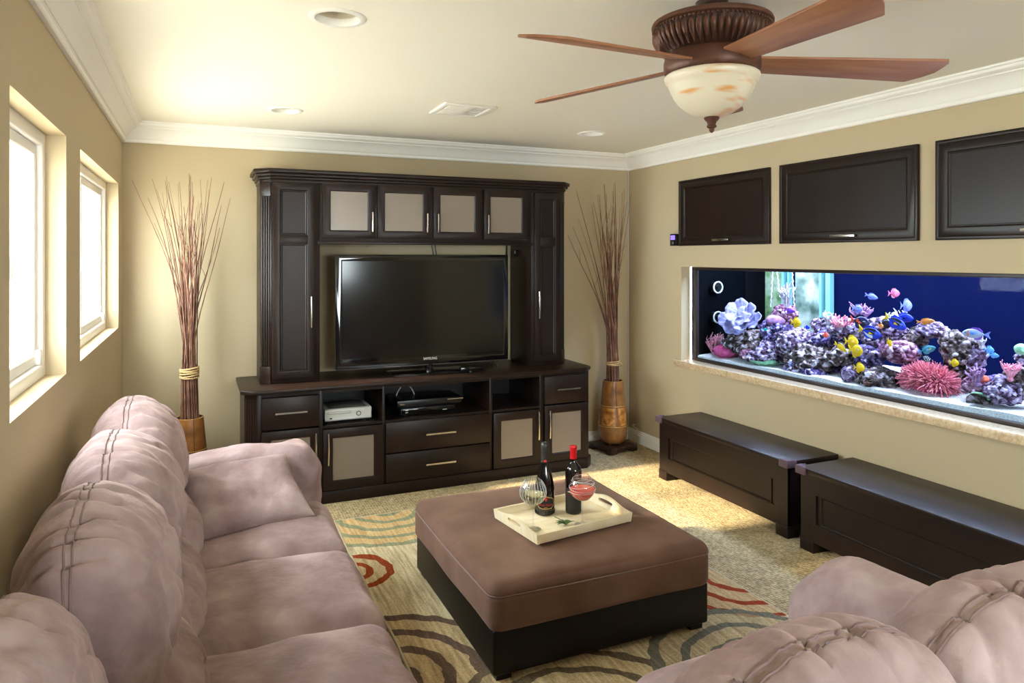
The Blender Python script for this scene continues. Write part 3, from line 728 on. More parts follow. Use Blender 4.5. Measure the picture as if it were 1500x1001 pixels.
# back cushion cross-section (depth from the rear, height): rear face, rounded head roll, lumbar roll
BACK = [(.03,.42),(.0,.60),(.005,.78),(.04,.905),(.105,.975),(.18,.985),(.255,.955),(.315,.895),(.350,.80),(.350,.715),(.322,.655),(.345,.615),(.395,.565),(.415,.50),(.395,.43),(.30,.40),(.15,.40)]
def back_cushion(parent, T, Ln, seed, name='back_cushion', hs=1.11):
    NP_, NA = 144, 104; prof = crom(BACK, NP_); cen = Vector((.18, .70)); V = []
    ridge = min(range(NP_), key=lambda i: abs(prof[i][0]-.150)+(0 if prof[i][1] > .9 else 9)); rear = min(range(NP_), key=lambda i: abs(prof[i][0]-.022)+(0 if .8 < prof[i][1] < .93 else 9))
    def valley(n, w): return max(0, 1-abs(n)/w)
    for ia in range(NA+1):
        t = ia/NA; tt = .5-.5*math.cos(math.pi*t); e = abs(2*tt-1)
        s = max(0, 1-e**2.7)**(1/2.4); s = .10+.90*s if 0 < ia < NA else .08
        for ip, p in enumerate(prof):
            lowk = max(0, min(1, (.62-p[1])/.2))
            sz = 1-(1-s)*(.80 if p[1] > .62 else .30); sx = 1-(1-s)*(.86-.35*lowk)
            d = cen.x+(p[0]-cen.x)*sx; z = cen.y+(p[1]-cen.y)*sz*(hs if p[1] > cen.y else 1)
            a = (tt-.5)*Ln*1.10
            nd = Vector((p[0]-cen.x, p[1]-cen.y)); nd.normalize(); q = ip/NP_
            dr = min(abs(ip-ridge), NP_-abs(ip-ridge))/NP_; dw = min(abs(ip-rear), NP_-abs(ip-rear))/NP_
            crease = math.exp(-(dr/.011)**2)*.005+math.exp(-(dw/.009)**2)*.005
            seamk = min(1, math.exp(-(dr/.11)**2)+.6*math.exp(-(dw/.08)**2))
            n1 = noise.noise(Vector((a*13+3*seed+.8*noise.noise(Vector((q*9, a*4, seed))), q*5+seed, seed*5.3)))
            n2 = noise.noise(Vector((a*24+5*seed, q*7+.3*seed, seed*2.1)))
            n3 = noise.noise(Vector((a*6+z*5+seed*2, z*8-a*3, seed*1.7)))
            wr = -.013*valley(n1, .20)*(.25+.75*seamk)-.007*valley(n2, .22)*seamk
            wr += -.014*valley(n3, .16)*(1-.7*seamk)
            wr += noise.fractal(Vector((a*5+seed*11, q*8, seed)), 1, 2, 4)*.009+.004
            k = wr*s-crease
            V.append((a, d+nd.x*k, z+nd.y*k))
    fs = [(i*NP_+k, i*NP_+(k+1)%NP_, (i+1)*NP_+(k+1)%NP_, (i+1)*NP_+k) for i in range(NA) for k in range(NP_)]
    fs += [tuple(range(NP_-1,-1,-1)), tuple(NA*NP_+k for k in range(NP_))]
    mb = MB(T); mb.add(V, fs); o = mb.build(name, 'suede', parent, smooth=75)
    for ir, rr in (((ridge+1) % NP_, .0024), ((ridge-1) % NP_, .0024), (rear, .0045)):
        pts = []
        for ia in range(3, NA-2):
            a, d, z = V[ia*NP_+ir]; nd = Vector((d-cen.x, z-cen.y)).normalized(); pts.append((a, d+nd.x*.0008, z+nd.y*.0008))
        MB(T).tube(pts, rr, 6).build('welt', 'welt', o, smooth=80)
    return o
def sofa():
    t = thing('sectional_sofa', (.5, 1.2, 0), 'mauve suede sectional sofa running along the window wall and across the room', 'sofa')
    P = .59; ye = 3.36
    # hidden frames
    MB().box(.05, .92, .62, ye+.02, .07, .30).build('base', 'suede', t, bevel=.02, seg=3)
    MB().box(.92, 2.10, .62, 1.56, .07, .30).build('base', 'suede', t, bevel=.02, seg=3)
    MB().box(.05, .20, .62, ye+.02, .28, .80).build('back_frame', 'suede', t, bevel=.03, seg=3)
    MB().box(.20, 2.10, .58, .73, .28, .80).build('back_frame', 'suede', t, bevel=.03, seg=3)
    for (fx, fy) in ((.12, 3.28), (.85, 3.28), (.12, .70), (2.0, .70), (2.0, 1.48), (.85, 1.5)): MB().lathe([(.025,0),(.03,.075)], (fx,fy,0), 16).build('foot', 'leather', t, smooth=40)
    # left run, backs against the window wall
    for k in range(4):
        yc = ye-P*(k+.5)
        back_cushion(t, (lambda p, yc=yc: (.055+p[1], yc+p[0], p[2])) if k < 3 else (lambda p, yc=yc: (.012+p[1]*.86, yc-.05+p[0], p[2])), P, 1+k)
        if k < 3:
            def wr(v, w, k=k): return (1-2*abs(noise.noise(Vector((w.x*5+k*9, w.y*7, k)))))*.007
            V, Fs = rbox(.335, P/2+.002, .125, .085, 26, .028, .006, 4, k+1, wr)
            mb = MB(lambda p, yc=yc: (.655+p[0], yc+p[1], .335+p[2])); mb.add(V, Fs); o = mb.build('seat_cushion', 'suede', t, smooth=75)
    # corner seat and its backs
    V, Fs = rbox(.335, .48, .125, .085, 20, .02, .006, 4, 9); mb = MB(lambda p: (.655+p[0], 1.115+p[1], .335+p[2])); mb.add(V, Fs); mb.build('seat_cushion', 'suede', t, smooth=75)
    V, Fs = rbox(.17, .17, .30, .13, 24, .03, .012, 4, 14)
    mb = MB(lambda p: (.235+p[0], .80+p[1], .70+p[2])); mb.add(V, Fs); mb.build('corner_cushion', 'suede', t, smooth=75)
    # right run, backs towards the camera
    yb = .60
    for k, (xa, xb) in enumerate(((.46, 1.04), (1.04, 1.50), (1.49, 2.08))):
        back_cushion(t, lambda p, xc=(xa+xb)/2: (xc+p[0], yb+p[1], p[2]), xb-xa+.02, 11+k)
    for k, (xa, xb) in enumerate(((.985, 1.478), (1.478, 2.065))):
        V, Fs = rbox((xb-xa)/2+.002, .335, .125, .085, 26, .028, .006, 4, 20+k)
        mb = MB(lambda p, xc=(xa+xb)/2: (xc+p[0], 1.30+p[1], .335+p[2])); mb.add(V, Fs); mb.build('seat_cushion', 'suede', t, smooth=75)
    # pillow-topped arms
    def arm_wr(v, w): return (1-2*abs(noise.noise(Vector((w.x*9, w.y*6, w.z*8)))))*.010
    V, Fs = rbox(.40, .165, .27, .13, 30, .02, .010, 4, 31, arm_wr)
    mb = MB(lambda p: (.585+p[0], ye+.175+p[1], .355+p[2]+.05*(p[0]+.4)/.8*max(0, p[2]/.27))); mb.add(V, Fs); mb.build('armrest', 'suede', t, smooth=75)
    V, Fs = rbox(.165, .44, .27, .14, 30, .03, .010, 4, 37, arm_wr)
    mb = MB(lambda p: (2.235+p[0], 1.245+p[1], .355+p[2])); mb.add(V, Fs); mb.build('armrest', 'suede', t, smooth=75)
sofa()
def pillow():
    n = 36; hx, hy, th = .235, .205, .062; vs = []; fs = []
    for side in (1, -1):
        for i in range(n+1):
            for j in range(n+1):
                u, v = 2*i/n-1, 2*j/n-1
                pin = 1-.07*(1-u*u)*abs(v)**3; pin2 = 1-.07*(1-v*v)*abs(u)**3
                x = hx*u*pin2; y = hy*v*pin
                h = th*((1-u**4)*(1-v**4))**.55
                h += (.010*noise.fractal(Vector((x*14, y*9, side*2.0)), 1, 2, 4)+.010*(.5-2*abs(noise.noise(Vector((x*7+y*9, y*5, 4))))))*(1-max(abs(u),abs(v))**6)
                vs.append((x, y, side*h))
    m = (n+1)**2
    for s in (0, 1):
        for i in range(n):
            for j in range(n):
                q = [s*m+i*(n+1)+j, s*m+(i+1)*(n+1)+j, s*m+(i+1)*(n+1)+j+1, s*m+i*(n+1)+j+1]; fs.append(tuple(q if s == 0 else q[::-1]))
    R = Matrix.Rotation(math.radians(13), 3, 'Z') @ Matrix.Rotation(math.radians(25), 3, 'X')
    c = Vector((.625, 3.17, .572))
    mb = MB(lambda p: tuple(c+R@Vector(p))); mb.add(vs, fs)
    # weld the rim
    idx = {}; nv = []; mp = []
    for v in mb.v:
        k = tuple(round(q, 4) for q in v)
        if k not in idx: idx[k] = len(nv); nv.append(v)
        mp.append(idx[k])
    mb.v = nv; mb.f = [tuple(dict.fromkeys(mp[i] for i in f)) for f in mb.f]; mb.f = [f for f in mb.f if len(f) > 2]
    o = mb.build('throw_pillow', 'suede', smooth=80)
    tag(o, 'rectangular mauve suede pillow lying against the far sofa arm', 'pillow')
    pts = []
    for k in range(4*14):
        s, q = divmod(k, 14); f = 2*q/14-1
        u, v = [(f, -1), (1, f), (-f, 1), (-1, -f)][s]
        pts.append(tuple(c+R@Vector((hx*u*(1-.07*(1-v*v)*abs(u)**3), hy*v*(1-.07*(1-u*u)*abs(v)**3), 0))))
    MB().tube(pts, .003, 6, closed=True).build('piping', 'welt', o, smooth=80)
pillow()
def ottoman():
    x0, x1, y0, y1 = 1.415, 2.410, 2.372, 3.395; cx, cy = (x0+x1)/2, (y0+y1)/2
    t = thing('ottoman', (cx, cy, .012), 'large square ottoman with brown suede top and black leather base', 'ottoman')
    MB().box(x0+.012, x1-.012, y0+.012, y1-.012, .035, .205).build('base', 'leather', t, bevel=.012, seg=3)
    for fx in (x0+.06, x1-.06):
        for fy in (y0+.06, y1-.06): MB().box(fx-.03, fx+.03, fy-.03, fy+.03, .0085, .04).build('foot', 'black', t)
    def wr(v, w): return noise.noise(Vector((w.x*3, w.y*3, 1)))*.004-.004*math.exp(-((abs(w.z-.045)-.0)/.006)**2)*(1 if max(abs(v.x), abs(v.y)) > .9 else 0)
    V, Fs = rbox((x1-x0)/2, (y1-y0)/2, .095, .045, 40, .028, .003, 4, 3, wr, crown_side=.012)
    mb = MB(lambda p: (cx+p[0], cy+p[1], .28+p[2])); mb.add(V, Fs); o = mb.build('top_cushion', 'suede_ott', t, smooth=75)
    pts = []
    hx, hy, r = (x1-x0)/2, (y1-y0)/2, .045
    for (sx, sy, a0) in ((1,1,0), (-1,1,90), (-1,-1,180), (1,-1,270)):
        for k in range(7):
            a = math.radians(a0+15*k); pts.append((cx+sx*(hx-r)+r*math.cos(a)*1.005, cy+sy*(hy-r)+r*math.sin(a)*1.005, .330))
    # follow the bulged sides
    dense = []
    for i in range(len(pts)):
        A, B = Vector(pts[i]), Vector(pts[(i+1)%len(pts)]); m = 12 if (B-A).length > .3 else 1
        for k in range(m): dense.append(A.lerp(B, k/m))
    def bulge(p):
        u, v = (p.x-cx)/hx, (p.y-cy)/hy
        return (p.x+.012*u*abs(u)*max(0, 1-v*v)*.72, p.y+.012*v*abs(v)*max(0, 1-u*u)*.72, p.z)
    MB().tube([bulge(p) for p in dense], .0028, 6, closed=True).build('seam', 'welt', o, smooth=80)
ottoman()
def rug():
    x0, x1, y0, y1 = 1.175, 2.785, 1.90, 4.245; nx, ny = 40, 58; vs = []; fs = []
    cx, cy = (x0+x1)/2, (y0+y1)/2
    def edge(i, j):
        x = x0+(x1-x0)*i/nx; y = y0+(y1-y0)*j/ny
        if i == 0: x += .012*noise.noise(Vector((0, y*3, 1)))
        return x, y
    for k, z in enumerate((.0005, .0105)):
        for i in range(nx+1):
            for j in range(ny+1):
                x, y = edge(i, j)
                vs.append((x, y, z+(.0012*noise.noise(Vector((x*4, y*4, 0))) if k else 0)))
    m = (nx+1)*(ny+1)
    for i in range(nx):
        for j in range(ny):
            q = [i*(ny+1)+j, (i+1)*(ny+1)+j, (i+1)*(ny+1)+j+1, i*(ny+1)+j+1]
            fs.append(tuple(q[::-1])); fs.append(tuple(m+a for a in q))
    rim = [i*(ny+1) for i in range(nx+1)]+[nx*(ny+1)+j for j in range(1, ny+1)]+[i*(ny+1)+ny for i in range(nx-1, -1, -1)]+[j for j in range(ny-1, 0, -1)]
    for a, b in zip(rim, rim[1:]+rim[:1]): fs.append((a, b, m+b, m+a))
    mb = MB(); mb.add(vs, fs); o = mb.build('area_rug', rug_mat((x0+x1)/2, (y0+y1)/2), smooth=40)
    o.location.x = o.location.x
    tag(o, 'cream area rug with concentric coloured arcs under the ottoman', 'rug')
    pts = [Vector(vs[m+a])-Vector((0,0,.004)) for a in rim]
    MB().tube(pts, .006, 6, closed=True).build('binding', mat('rug_binding', (196,184,152), .9), o, smooth=80)
rug()

# ================================================================== TRAY AND DRINKS
TZ = .402                                              # top of the ottoman cushion under the tray
def tray():
    P0, P1, P2, P3 = onZ(731, 765, .395), onZ(778, 797, .395), onZ(915, 768, .395), onZ(865, 731, .395)
    c = (P0+P1+P2+P3)/4; c.z = 0
    u = ((P2-P1)+(P3-P0)); u.z = 0; u.normalize(); v = Vector((-u.y, u.x, 0))
    hl, hw = .245, .172
    T = lambda p: tuple(c+u*p[0]+v*p[1]+Vector((0, 0, TZ+p[2])))
    t = thing('serving_tray', (c.x, c.y, TZ), 'pale wooden serving tray with handle slots on the ottoman', 'tray')
    MB(T).box(-hl+.006, hl-.006, -hw+.006, hw-.006, 0, .009).build('tray_base', 'lightwood', t, bevel=.002)
    for s in (-1, 1):                                  # long sides
        TS = lambda p, s=s: T((p[0], s*(hw-.010+p[2]+.14*p[1]), p[1]))
        MB(TS).prism([(-hl, 0), (hl, 0), (hl+.006, .040), (-hl-.006, .040)], 0, .011).build('side', 'lightwood', t, bevel=.002)
    for s in (-1, 1):                                  # ends with a raised curved top and a slot
        TE = lambda p, s=s: T((s*(hl-.010+p[2]+.14*p[1]), p[0], p[1]))
        n = 16; top = [(-hw-.004+(2*hw+.008)*i/n, .040+.022*(.5-.5*math.cos(2*math.pi*min(1, max(0, (i/n-.08)/.84))))) for i in range(n+1)]
        sl = [(.05*math.cos(2*math.pi*k/32)*1.0, .036+.0095*math.sin(2*math.pi*k/32)) for k in range(32)]
        sl = [(math.copysign(min(abs(a)*1.15, .05), a), b) for a, b in sl]
        outer = [(-hw-.002, 0)]+[(-hw+2*hw*i/14, 0) for i in range(1, 14)]+[(hw+.002, 0)]+top[::-1]
        # bridge outer loop to slot loop by angle
        m2 = MB(TE); no = len(outer); ns = len(sl); cc = (0, .036)
        ao = lambda q: math.atan2((q[1]-cc[1])*4, q[0]-cc[0])
        for (c0_) in (0, .011): m2.add([(a, b, c0_) for a, b in outer]+[(a, b, c0_) for a, b in sl], [])
        oi = sorted(range(no), key=lambda i: ao(outer[i])); si = sorted(range(ns), key=lambda i: ao(sl[i]))
        fs = []; i = j = 0
        while i < no or j < ns:
            if j >= ns or (i < no and ao(outer[oi[i]]) <= ao(sl[si[j]])):
                fs.append((oi[i%no], oi[(i+1)%no], no+si[j%ns])); i += 1
            else:
                fs.append((oi[i%no], no+si[(j+1)%ns], no+si[j%ns])); j += 1
        tot = no+ns
        m2.f += [f for f in fs]+[tuple(tot+q for q in f[::-1]) for f in fs]
        for k in range(no): a, b = oi[k], oi[(k+1)%no]; m2.f.append((a, b, tot+b, tot+a))
        for k in range(ns): a, b = no+si[k], no+si[(k+1)%ns]; m2.f.append((a, b, tot+b, tot+a))
        e = m2.build('handle_end', 'lightwood', t, smooth=35)
    return c, u, v
TC, TU, TV = tray()
FZ = TZ+.009
def on_tray(px, py): p = onZ(px, py, FZ); return (p.x, p.y, FZ)
def label_patch(c, r, a0, a1, z0, z1, name, material, parent, shape=None, n=24, off=.0006):
    """curved label on a bottle; shape(f) gives the (low, high) edge between 0 and 1"""
    mb = MB(); vs = []
    for i in range(n+1):
        f = i/n; a = a0+(a1-a0)*f; lo, hi = shape(f) if shape else (0, 1)
        for g in (lo, hi): vs.append((c[0]+(r+off)*math.cos(a), c[1]+(r+off)*math.sin(a), z0+(z1-z0)*g))
    mb.add(vs, [(2*i, 2*i+2, 2*i+3, 2*i+1) for i in range(n)]); o = mb.build(name, material, parent, smooth=60); return o
def wrap_text(s, size, c, r, ang, z, material, name, parent, shear=0, sx=1):
    T = lambda p: (c[0]+(r+.0012+p[2])*math.cos(ang+p[0]/r), c[1]+(r+.0012+p[2])*math.sin(ang+p[0]/r), z+p[1])
    return text_mesh(s, size, T, material, name, parent, ext=.0003, shear=shear, sx=sx)
def bottles():
    c = on_tray(798, 752); face = math.atan2(-c[1], CX-c[0])+.12
    t = thing('sparkling_wine_bottle', c, 'dark sparkling wine bottle with charcoal foil neck and gold bordered label', 'bottle', 'wine bottles on the tray')
    prof = [(.0,.004),(.036,.0),(.0435,.004),(.0445,.03),(.0445,.095),(.043,.12),(.038,.15),(.030,.185),(.0225,.21),(.0175,.235),(.016,.262),(.0155,.31),(.0,.312)]
    MB().lathe(prof, c, 40).build('glass', 'bottle', t, smooth=60)
    MB().lathe([(.0195,.232),(.0175,.242),(.0168,.275),(.0175,.281),(.0185,.284),(.0178,.289),(.0185,.296),(.0190,.303),(.0175,.312),(.014,.319),(.006,.322),(.0,.322)], c, 32).build('foil', 'grey_foil', t, smooth=50)
    def cartouche(f):
        e = 1-abs(2*f-1)**5; b = .10*math.exp(-((f-.5)/.13)**2); return (.5-.42*e**.5, .5+.40*e**.5+b)
    label_patch(c, .0446, face-.92, face+.92, c[2]+.028, c[2]+.090, 'label_border', 'gold', t, cartouche)
    def inner(f):
        lo, hi = cartouche(f); return (lo+.045, hi-.045) if hi-lo > .1 else (.49, .51)
    label_patch(c, .0450, face-.87, face+.87, c[2]+.028, c[2]+.090, 'label', 'label_blk', t, inner)
    wrap_text('Rosa Regale', .0125, c, .0452, face, c[2]+.048, 'red_ink', 'lettering', t, shear=.2)
    wrap_text('BANFI', .0055, c, .0452, face, c[2]+.0385, 'gold', 'lettering', t)
    label_patch(c, .0453, face-.16, face+.16, c[2]+.066, c[2]+.088, 'emblem', 'red_ink', t, lambda f: (.5-.5*(1-abs(2*f-1)), .5+.5*(1-abs(2*f-1))))
    label_patch(c, .0178, face-.7, face+.7, c[2]+.212+.02, c[2]+.240+.008, 'neck_label', 'label_blk', t, off=.0030)
    label_patch(c, .0180, face-.45, face+.45, c[2]+.234, c[2]+.247, 'neck_emblem', 'red_ink', t, lambda f: (.5-.5*(1-abs(2*f-1)), .5+.5*(1-abs(2*f-1))), off=.0036)
    mb = MB()
    for k in range(36):
        a = 2*math.pi*k/36; mb.tube([(c[0]+.0443*math.cos(a), c[1]+.0443*math.sin(a), c[2]+.006), (c[0]+.0446*math.cos(a), c[1]+.0446*math.sin(a), c[2]+.022)], .0014, 5)
    tag(mb.build('base_fluting', 'bottle', t, smooth=60), kind='stuff')
    c = on_tray(840, 751); face = math.atan2(-c[1], CX-c[0])
    t = thing('red_wine_bottle', c, 'straight black wine bottle with a red foil neck', 'bottle', 'wine bottles on the tray')
    prof = [(.0,.006),(.030,.0),(.0360,.003),(.0368,.008),(.0368,.185),(.0355,.198),(.030,.210),(.020,.222),(.0150,.232),(.0143,.245),(.0143,.295),(.0,.297)]
    MB().lathe(prof, c, 40).build('glass', 'bottle', t, smooth=60)
    MB().lathe([(.0150,.244),(.0152,.285),(.0165,.287),(.0168,.297),(.0155,.301),(.0,.302)], c, 32).build('foil', 'red_foil', t, smooth=50)
    label_patch(c, .0370, face-1.15, face+1.15, c[2]+.012, c[2]+.118, 'label', 'label_blk', t)
    wrap_text('APOTHIC RED', .0085, c, .0374, face, c[2]+.100, 'white_ink', 'lettering', t)
    label_patch(c, .0375, face-.9, face+.9, c[2]+.090, c[2]+.0935, 'label_stripe', mat('dark_red_stripe', (92,30,30), .5), t)
bottles()
def wine_glass(px, py, kind):
    c = on_tray(px, py)
    lab = {'clear': 'balloon wine glass with vertical cut lines and a little white wine', 'rose': 'balloon wine glass with swirling cut lines holding pink wine'}[kind]
    t = thing('wine_glass', c, lab, 'wine glass', 'wine glasses on the tray')
    Hs = .105; R = .057; hb = .110
    def bowl(f): # f 0..1 bottom to rim
        z = Hs+hb*f; r = R*math.sin(math.pi*min(1, .06+.72*f)**.78) if f > 0 else .006
        return r, z
    outer = [(.0335,.0),(.034,.0015),(.030,.003),(.012,.005),(.0045,.010),(.0038,.03),(.0038,.085),(.0055,.100)]
    pr_ = [bowl(f/18) for f in range(0, 19)]
    pr_[0] = (.010, Hs-.001)
    inner = [(r-.0014, z+.001) for r, z in pr_][::-1]
    MB().lathe([(0,0)]+outer+pr_+inner[:-1]+[(0,Hs+.004)], c, 48).build('glass', 'wineglass', t, smooth=60)
    fl = .46 if kind == 'rose' else .42
    wine = [(0, Hs+.0045)]+[(r-.0018, z+.0012) for r, z in [bowl(f/18) for f in range(1, int(18*fl)+1)]]
    wine.append((0, wine[-1][1]))
    MB().lathe(wine, c, 48).build('wine', 'rose' if kind == 'rose' else 'white_wine', t, smooth=50)
    if kind == 'clear':
        for k in range(24):
            a = 2*math.pi*k/24; pts = []
            for f in range(2, 18): r, z = bowl(f/18); pts.append((c[0]+r*math.cos(a), c[1]+r*math.sin(a), c[2]+z))
            MB().tube(pts, .0007, 5).build('cut_line', 'etch', t, smooth=80)
    else:
        for k, (f0, tl, ph) in enumerate(((.50, .05, 0), (.62, .07, 2.0), (.74, .06, 4.2), (.86, .04, 1.0), (.36, .03, 3.0))):
            pts = []
            for i in range(48):
                a = 2*math.pi*i/48; r, z = bowl(f0+tl*math.sin(a+ph)); pts.append((c[0]+r*math.cos(a), c[1]+r*math.sin(a), c[2]+z))
            MB().tube(pts, .0007, 5, closed=True).build('cut_line', 'etch', t, smooth=80)
wine_glass(781, 776, 'clear'); wine_glass(853, 769, 'rose')
def herb():
    c = Vector(on_tray(829, 770)); t = thing('herb_sprig', c, 'small green leafy sprig lying on the tray', 'herb sprig')
    e = Vector(on_tray(812, 758)); MB().tube([tuple(c+Vector((0,0,.004))), tuple((c+e)/2+Vector((0,0,.008))), tuple(e+Vector((0,0,.003)))], .0015, 6).build('stem', 'leaf', t, smooth=60)
    random.seed(3)
    for k in range(11):
        a = math.radians([150, 168, 185, 200, 132, 20, 0, -20, 45, 70, 100][k])+TU.to_2d().angle_signed(Vector((1,0)))*0; L_ = random.uniform(.035, .06)*(1 if k < 5 else .75)
        d = Vector((math.cos(a), math.sin(a)*.8, 0)); n = Vector((-d.y, d.x, 0)); vs = []
        for i in range(6):
            f = i/5; w = .0055*math.sin(math.pi*min(.98, f*.9+.08)); p = c+d*L_*f+Vector((0,0,.003+.014*math.sin(f*2.2)))
            vs += [tuple(p-n*w), tuple(p+Vector((0,0,-.001))), tuple(p+n*w)]
        m2 = MB(); m2.add(vs, [(3*i+j, 3*i+j+1, 3*i+j+4, 3*i+j+3) for i in range(5) for j in range(2)]); m2.build('leaf', 'leaf', t, smooth=80)
herb()

# ================================================================== VASES AND DRIED TWIGS
def vase(c, rot, s, side):
    lab = {'L': 'amber bronze floor vase behind the far sofa arm', 'R': 'amber bronze floor vase on a dark plinth between console and chest'}[side]
    t = thing('floor_vase', (c[0], c[1], 0), lab, 'vase', 'banded floor vases flanking the console')
    R = Matrix.Rotation(rot, 3, 'Z'); T = lambda p: tuple(Vector((c[0], c[1], 0))+R@Vector(p))
    h = .145*s
    MB(T).box(-h, h, -h, h, .022, .052).build('plinth', 'vase_base', t, bevel=.006)
    for a in (-1, 1):
        for b in (-1, 1): MB(T).box(a*(h-.028)-.03, a*(h-.028)+.03, b*(h-.028)-.03, b*(h-.028)+.03, 0, .05).build('foot', 'vase_base', t, bevel=.005)
    for k in range(4):
        a = k*math.pi/2+.5; MB(T).sphere((.06*math.cos(a), .06*math.sin(a), .058), .008, 10, 6).build('stud', 'gold', t, smooth=60)
    n = 56
    MB(T).lathe([(.0,.060),(.070,.060),(.095,.075),(.112,.105),(.119,.145),(.119,.18),(.117,.205)], (0,0,0), n).build('lower_band', 'amber_dk', t, smooth=50)
    MB(T).lathe([(.117,.205),(.113,.26),(.106,.32),(.099,.365)], (0,0,0), n, cap=False).build('middle_band', 'amber_dk', t, smooth=50)
    MB(T).lathe([(.099,.365),(.094,.42),(.087,.50),(.082,.555),(.081,.562),(.075,.562),(.076,.54),(.08,.40),(.07,.30),(.0,.29)], (0,0,0), n, cap=False).build('upper_band', 'amber_dk', t, smooth=50)
    def shell(a0, a1, z0, z1, off, name, m, par):
        def r(z): return (.117-(z-.205)/(.365-.205)*.018 if z < .365 else .099-(z-.365)/.19*.017) if z > .205 else .119
        vs = []; k = 14
        for i in range(k+1):
            a = a0+(a1-a0)*i/k
            for j in range(5):
                z = z0+(z1-z0)*j/4; vs.append(((r(z)+off)*math.cos(a), (r(z)+off)*math.sin(a), z))
        m2 = MB(T); m2.add(vs, [(i*5+j, (i+1)*5+j, (i+1)*5+j+1, i*5+j+1) for i in range(k) for j in range(4)]); return m2.build(name, m, par, smooth=60)
    toc = math.atan2(-c[1], CX-c[0])-rot
    for k, (a, w) in enumerate(((toc-.35, 1.0), (toc+.85, .85), (toc+2.2, 1.0), (toc-1.6, .9))):
        shell(a-w/2, a+w/2, .215, .352, .003, 'inlay_panel', 'amber', t)
    for z, r in ((.205, .1185), (.365, .1005), (.561, .079)):
        MB(T).tube([(r*math.cos(2*math.pi*i/48), r*math.sin(2*math.pi*i/48), z) for i in range(48)], .0022, 6, closed=True).build('rim_line', 'gold', t, smooth=80)
    for a in (toc+.28, toc+1.9, toc-1.2, toc+3.3): 
        MB(T).tube([(.117*math.cos(a), .117*math.sin(a), .21), (.0995*math.cos(a), .0995*math.sin(a), .36), (.083*math.cos(a), .083*math.sin(a), .555)], .0016, 5).build('seam_line', 'bronze_dk', t, smooth=80)
def twigs(c, side, n, tie_z, spec):
    lab = {'L': 'tall bundle of dried twigs in the vase behind the sofa arm', 'R': 'tall bundle of dried twigs in the corner vase beside the aquarium wall'}[side]
    t = thing('dried_twigs', (c[0], c[1], .295), lab, 'dried twigs', 'twig bundles in the floor vases')
    rnd = random.Random(11 if side == 'L' else 23)
    for k in range(n):
        a = 2*math.pi*k*.618; q = math.sqrt((k+.5)/n)
        b = Vector((c[0]+.060*q*math.cos(a+.4), c[1]+.060*q*math.sin(a+.4), .300)); m = Vector((c[0]+.047*q*math.cos(a), c[1]+.047*q*math.sin(a), tie_z))
        top = Vector(spec(k, rnd, a, q))
        pts = [b]; mid1 = b.lerp(m, .6); pts += [mid1, m]
        # leave the tie nearly upright, then arch outwards
        d = Vector((top.x-m.x, top.y-m.y, 0)); hgt = top.z-m.z
        ph = rnd.uniform(0, 6); wob = rnd.uniform(.006, .024)
        for i in range(1, 10):
            f = i/9; g = f**1.35
            p = m+d*g+Vector((0, 0, hgt*f)); p += Vector((math.sin(f*7+ph), math.cos(f*6+ph), 0))*wob*f
            p.x = min(max(p.x, .02), W-.02); p.y = min(p.y, D-.015)
            pts.append(p)
        r0 = rnd.uniform(.0042, .0068)
        ra = [r0*1.1, r0*1.05, r0]+[r0*(1-.78*i/9) for i in range(1, 10)]
        MB().tube(pts, ra, 6).build('twig', 'twig', t, smooth=80)
        if rnd.random() < .45:                          # a side shoot near the tip
            i = rnd.choice((7, 8, 9)); p = pts[i]; e = p+Vector((rnd.uniform(-.06, .06), rnd.uniform(-.04, .02), rnd.uniform(.08, .16))); e.y = min(e.y, D-.015); e.x = min(e.x, W-.02)
            MB().tube([p, p.lerp(e, .5)+Vector((0, 0, .01)), e], [.0018, .0014, .0008], 5).build('twig', 'twig', t, smooth=80)
    mb = MB()
    for k in range(7 if side == 'L' else 3):
        z = tie_z-.03+.009*k; rr = .053
        mb.tube([(c[0]+rr*math.cos(2*math.pi*i/24), c[1]+rr*math.sin(2*math.pi*i/24), z+.006*math.sin(2*math.pi*i/24+k*1.3)) for i in range(24)], .0055, 6, closed=True)
    if side == 'R': mb.tube([(c[0]+.03, c[1]-.035, tie_z-.01), (c[0]+.06, c[1]-.04, tie_z-.03), (c[0]+.055, c[1]-.03, tie_z-.05)], .006, 6)
    mb.build('raffia_tie', 'raffia', t, smooth=70)
VL = (.395, 4.88); VR = (3.525, 4.945)
vase(VL, .3, 1.0, 'L'); vase(VR, .18, .95, 'R')
def specL(k, r, a, q):
    if k < 6: return [(.165, 4.95, 1.93), (.215, 5.0, 1.99), (.30, 4.8, 2.02), (.645, 4.9, 1.94), (.60, 5.0, 1.90), (.225, 4.85, 1.95)][k]
    return (.395+r.gauss(.02, .095), 4.90+r.uniform(-.15, .22), r.uniform(1.72, 2.08))
def specR(k, r, a, q):
    if k < 6: return [(3.12, 4.95, 1.74), (3.16, 4.85, 1.86), (3.22, 5.0, 2.10), (3.30, 4.9, 1.98), (3.66, 4.95, 2.02), (3.18, 5.0, 1.80)][k]
    return (3.535+r.gauss(0, .075), 4.95+r.uniform(-.14, .18), r.uniform(1.72, 2.17))
twigs(VL, 'L', 46, .845, specL); twigs(VR, 'R', 36, .725, specR)
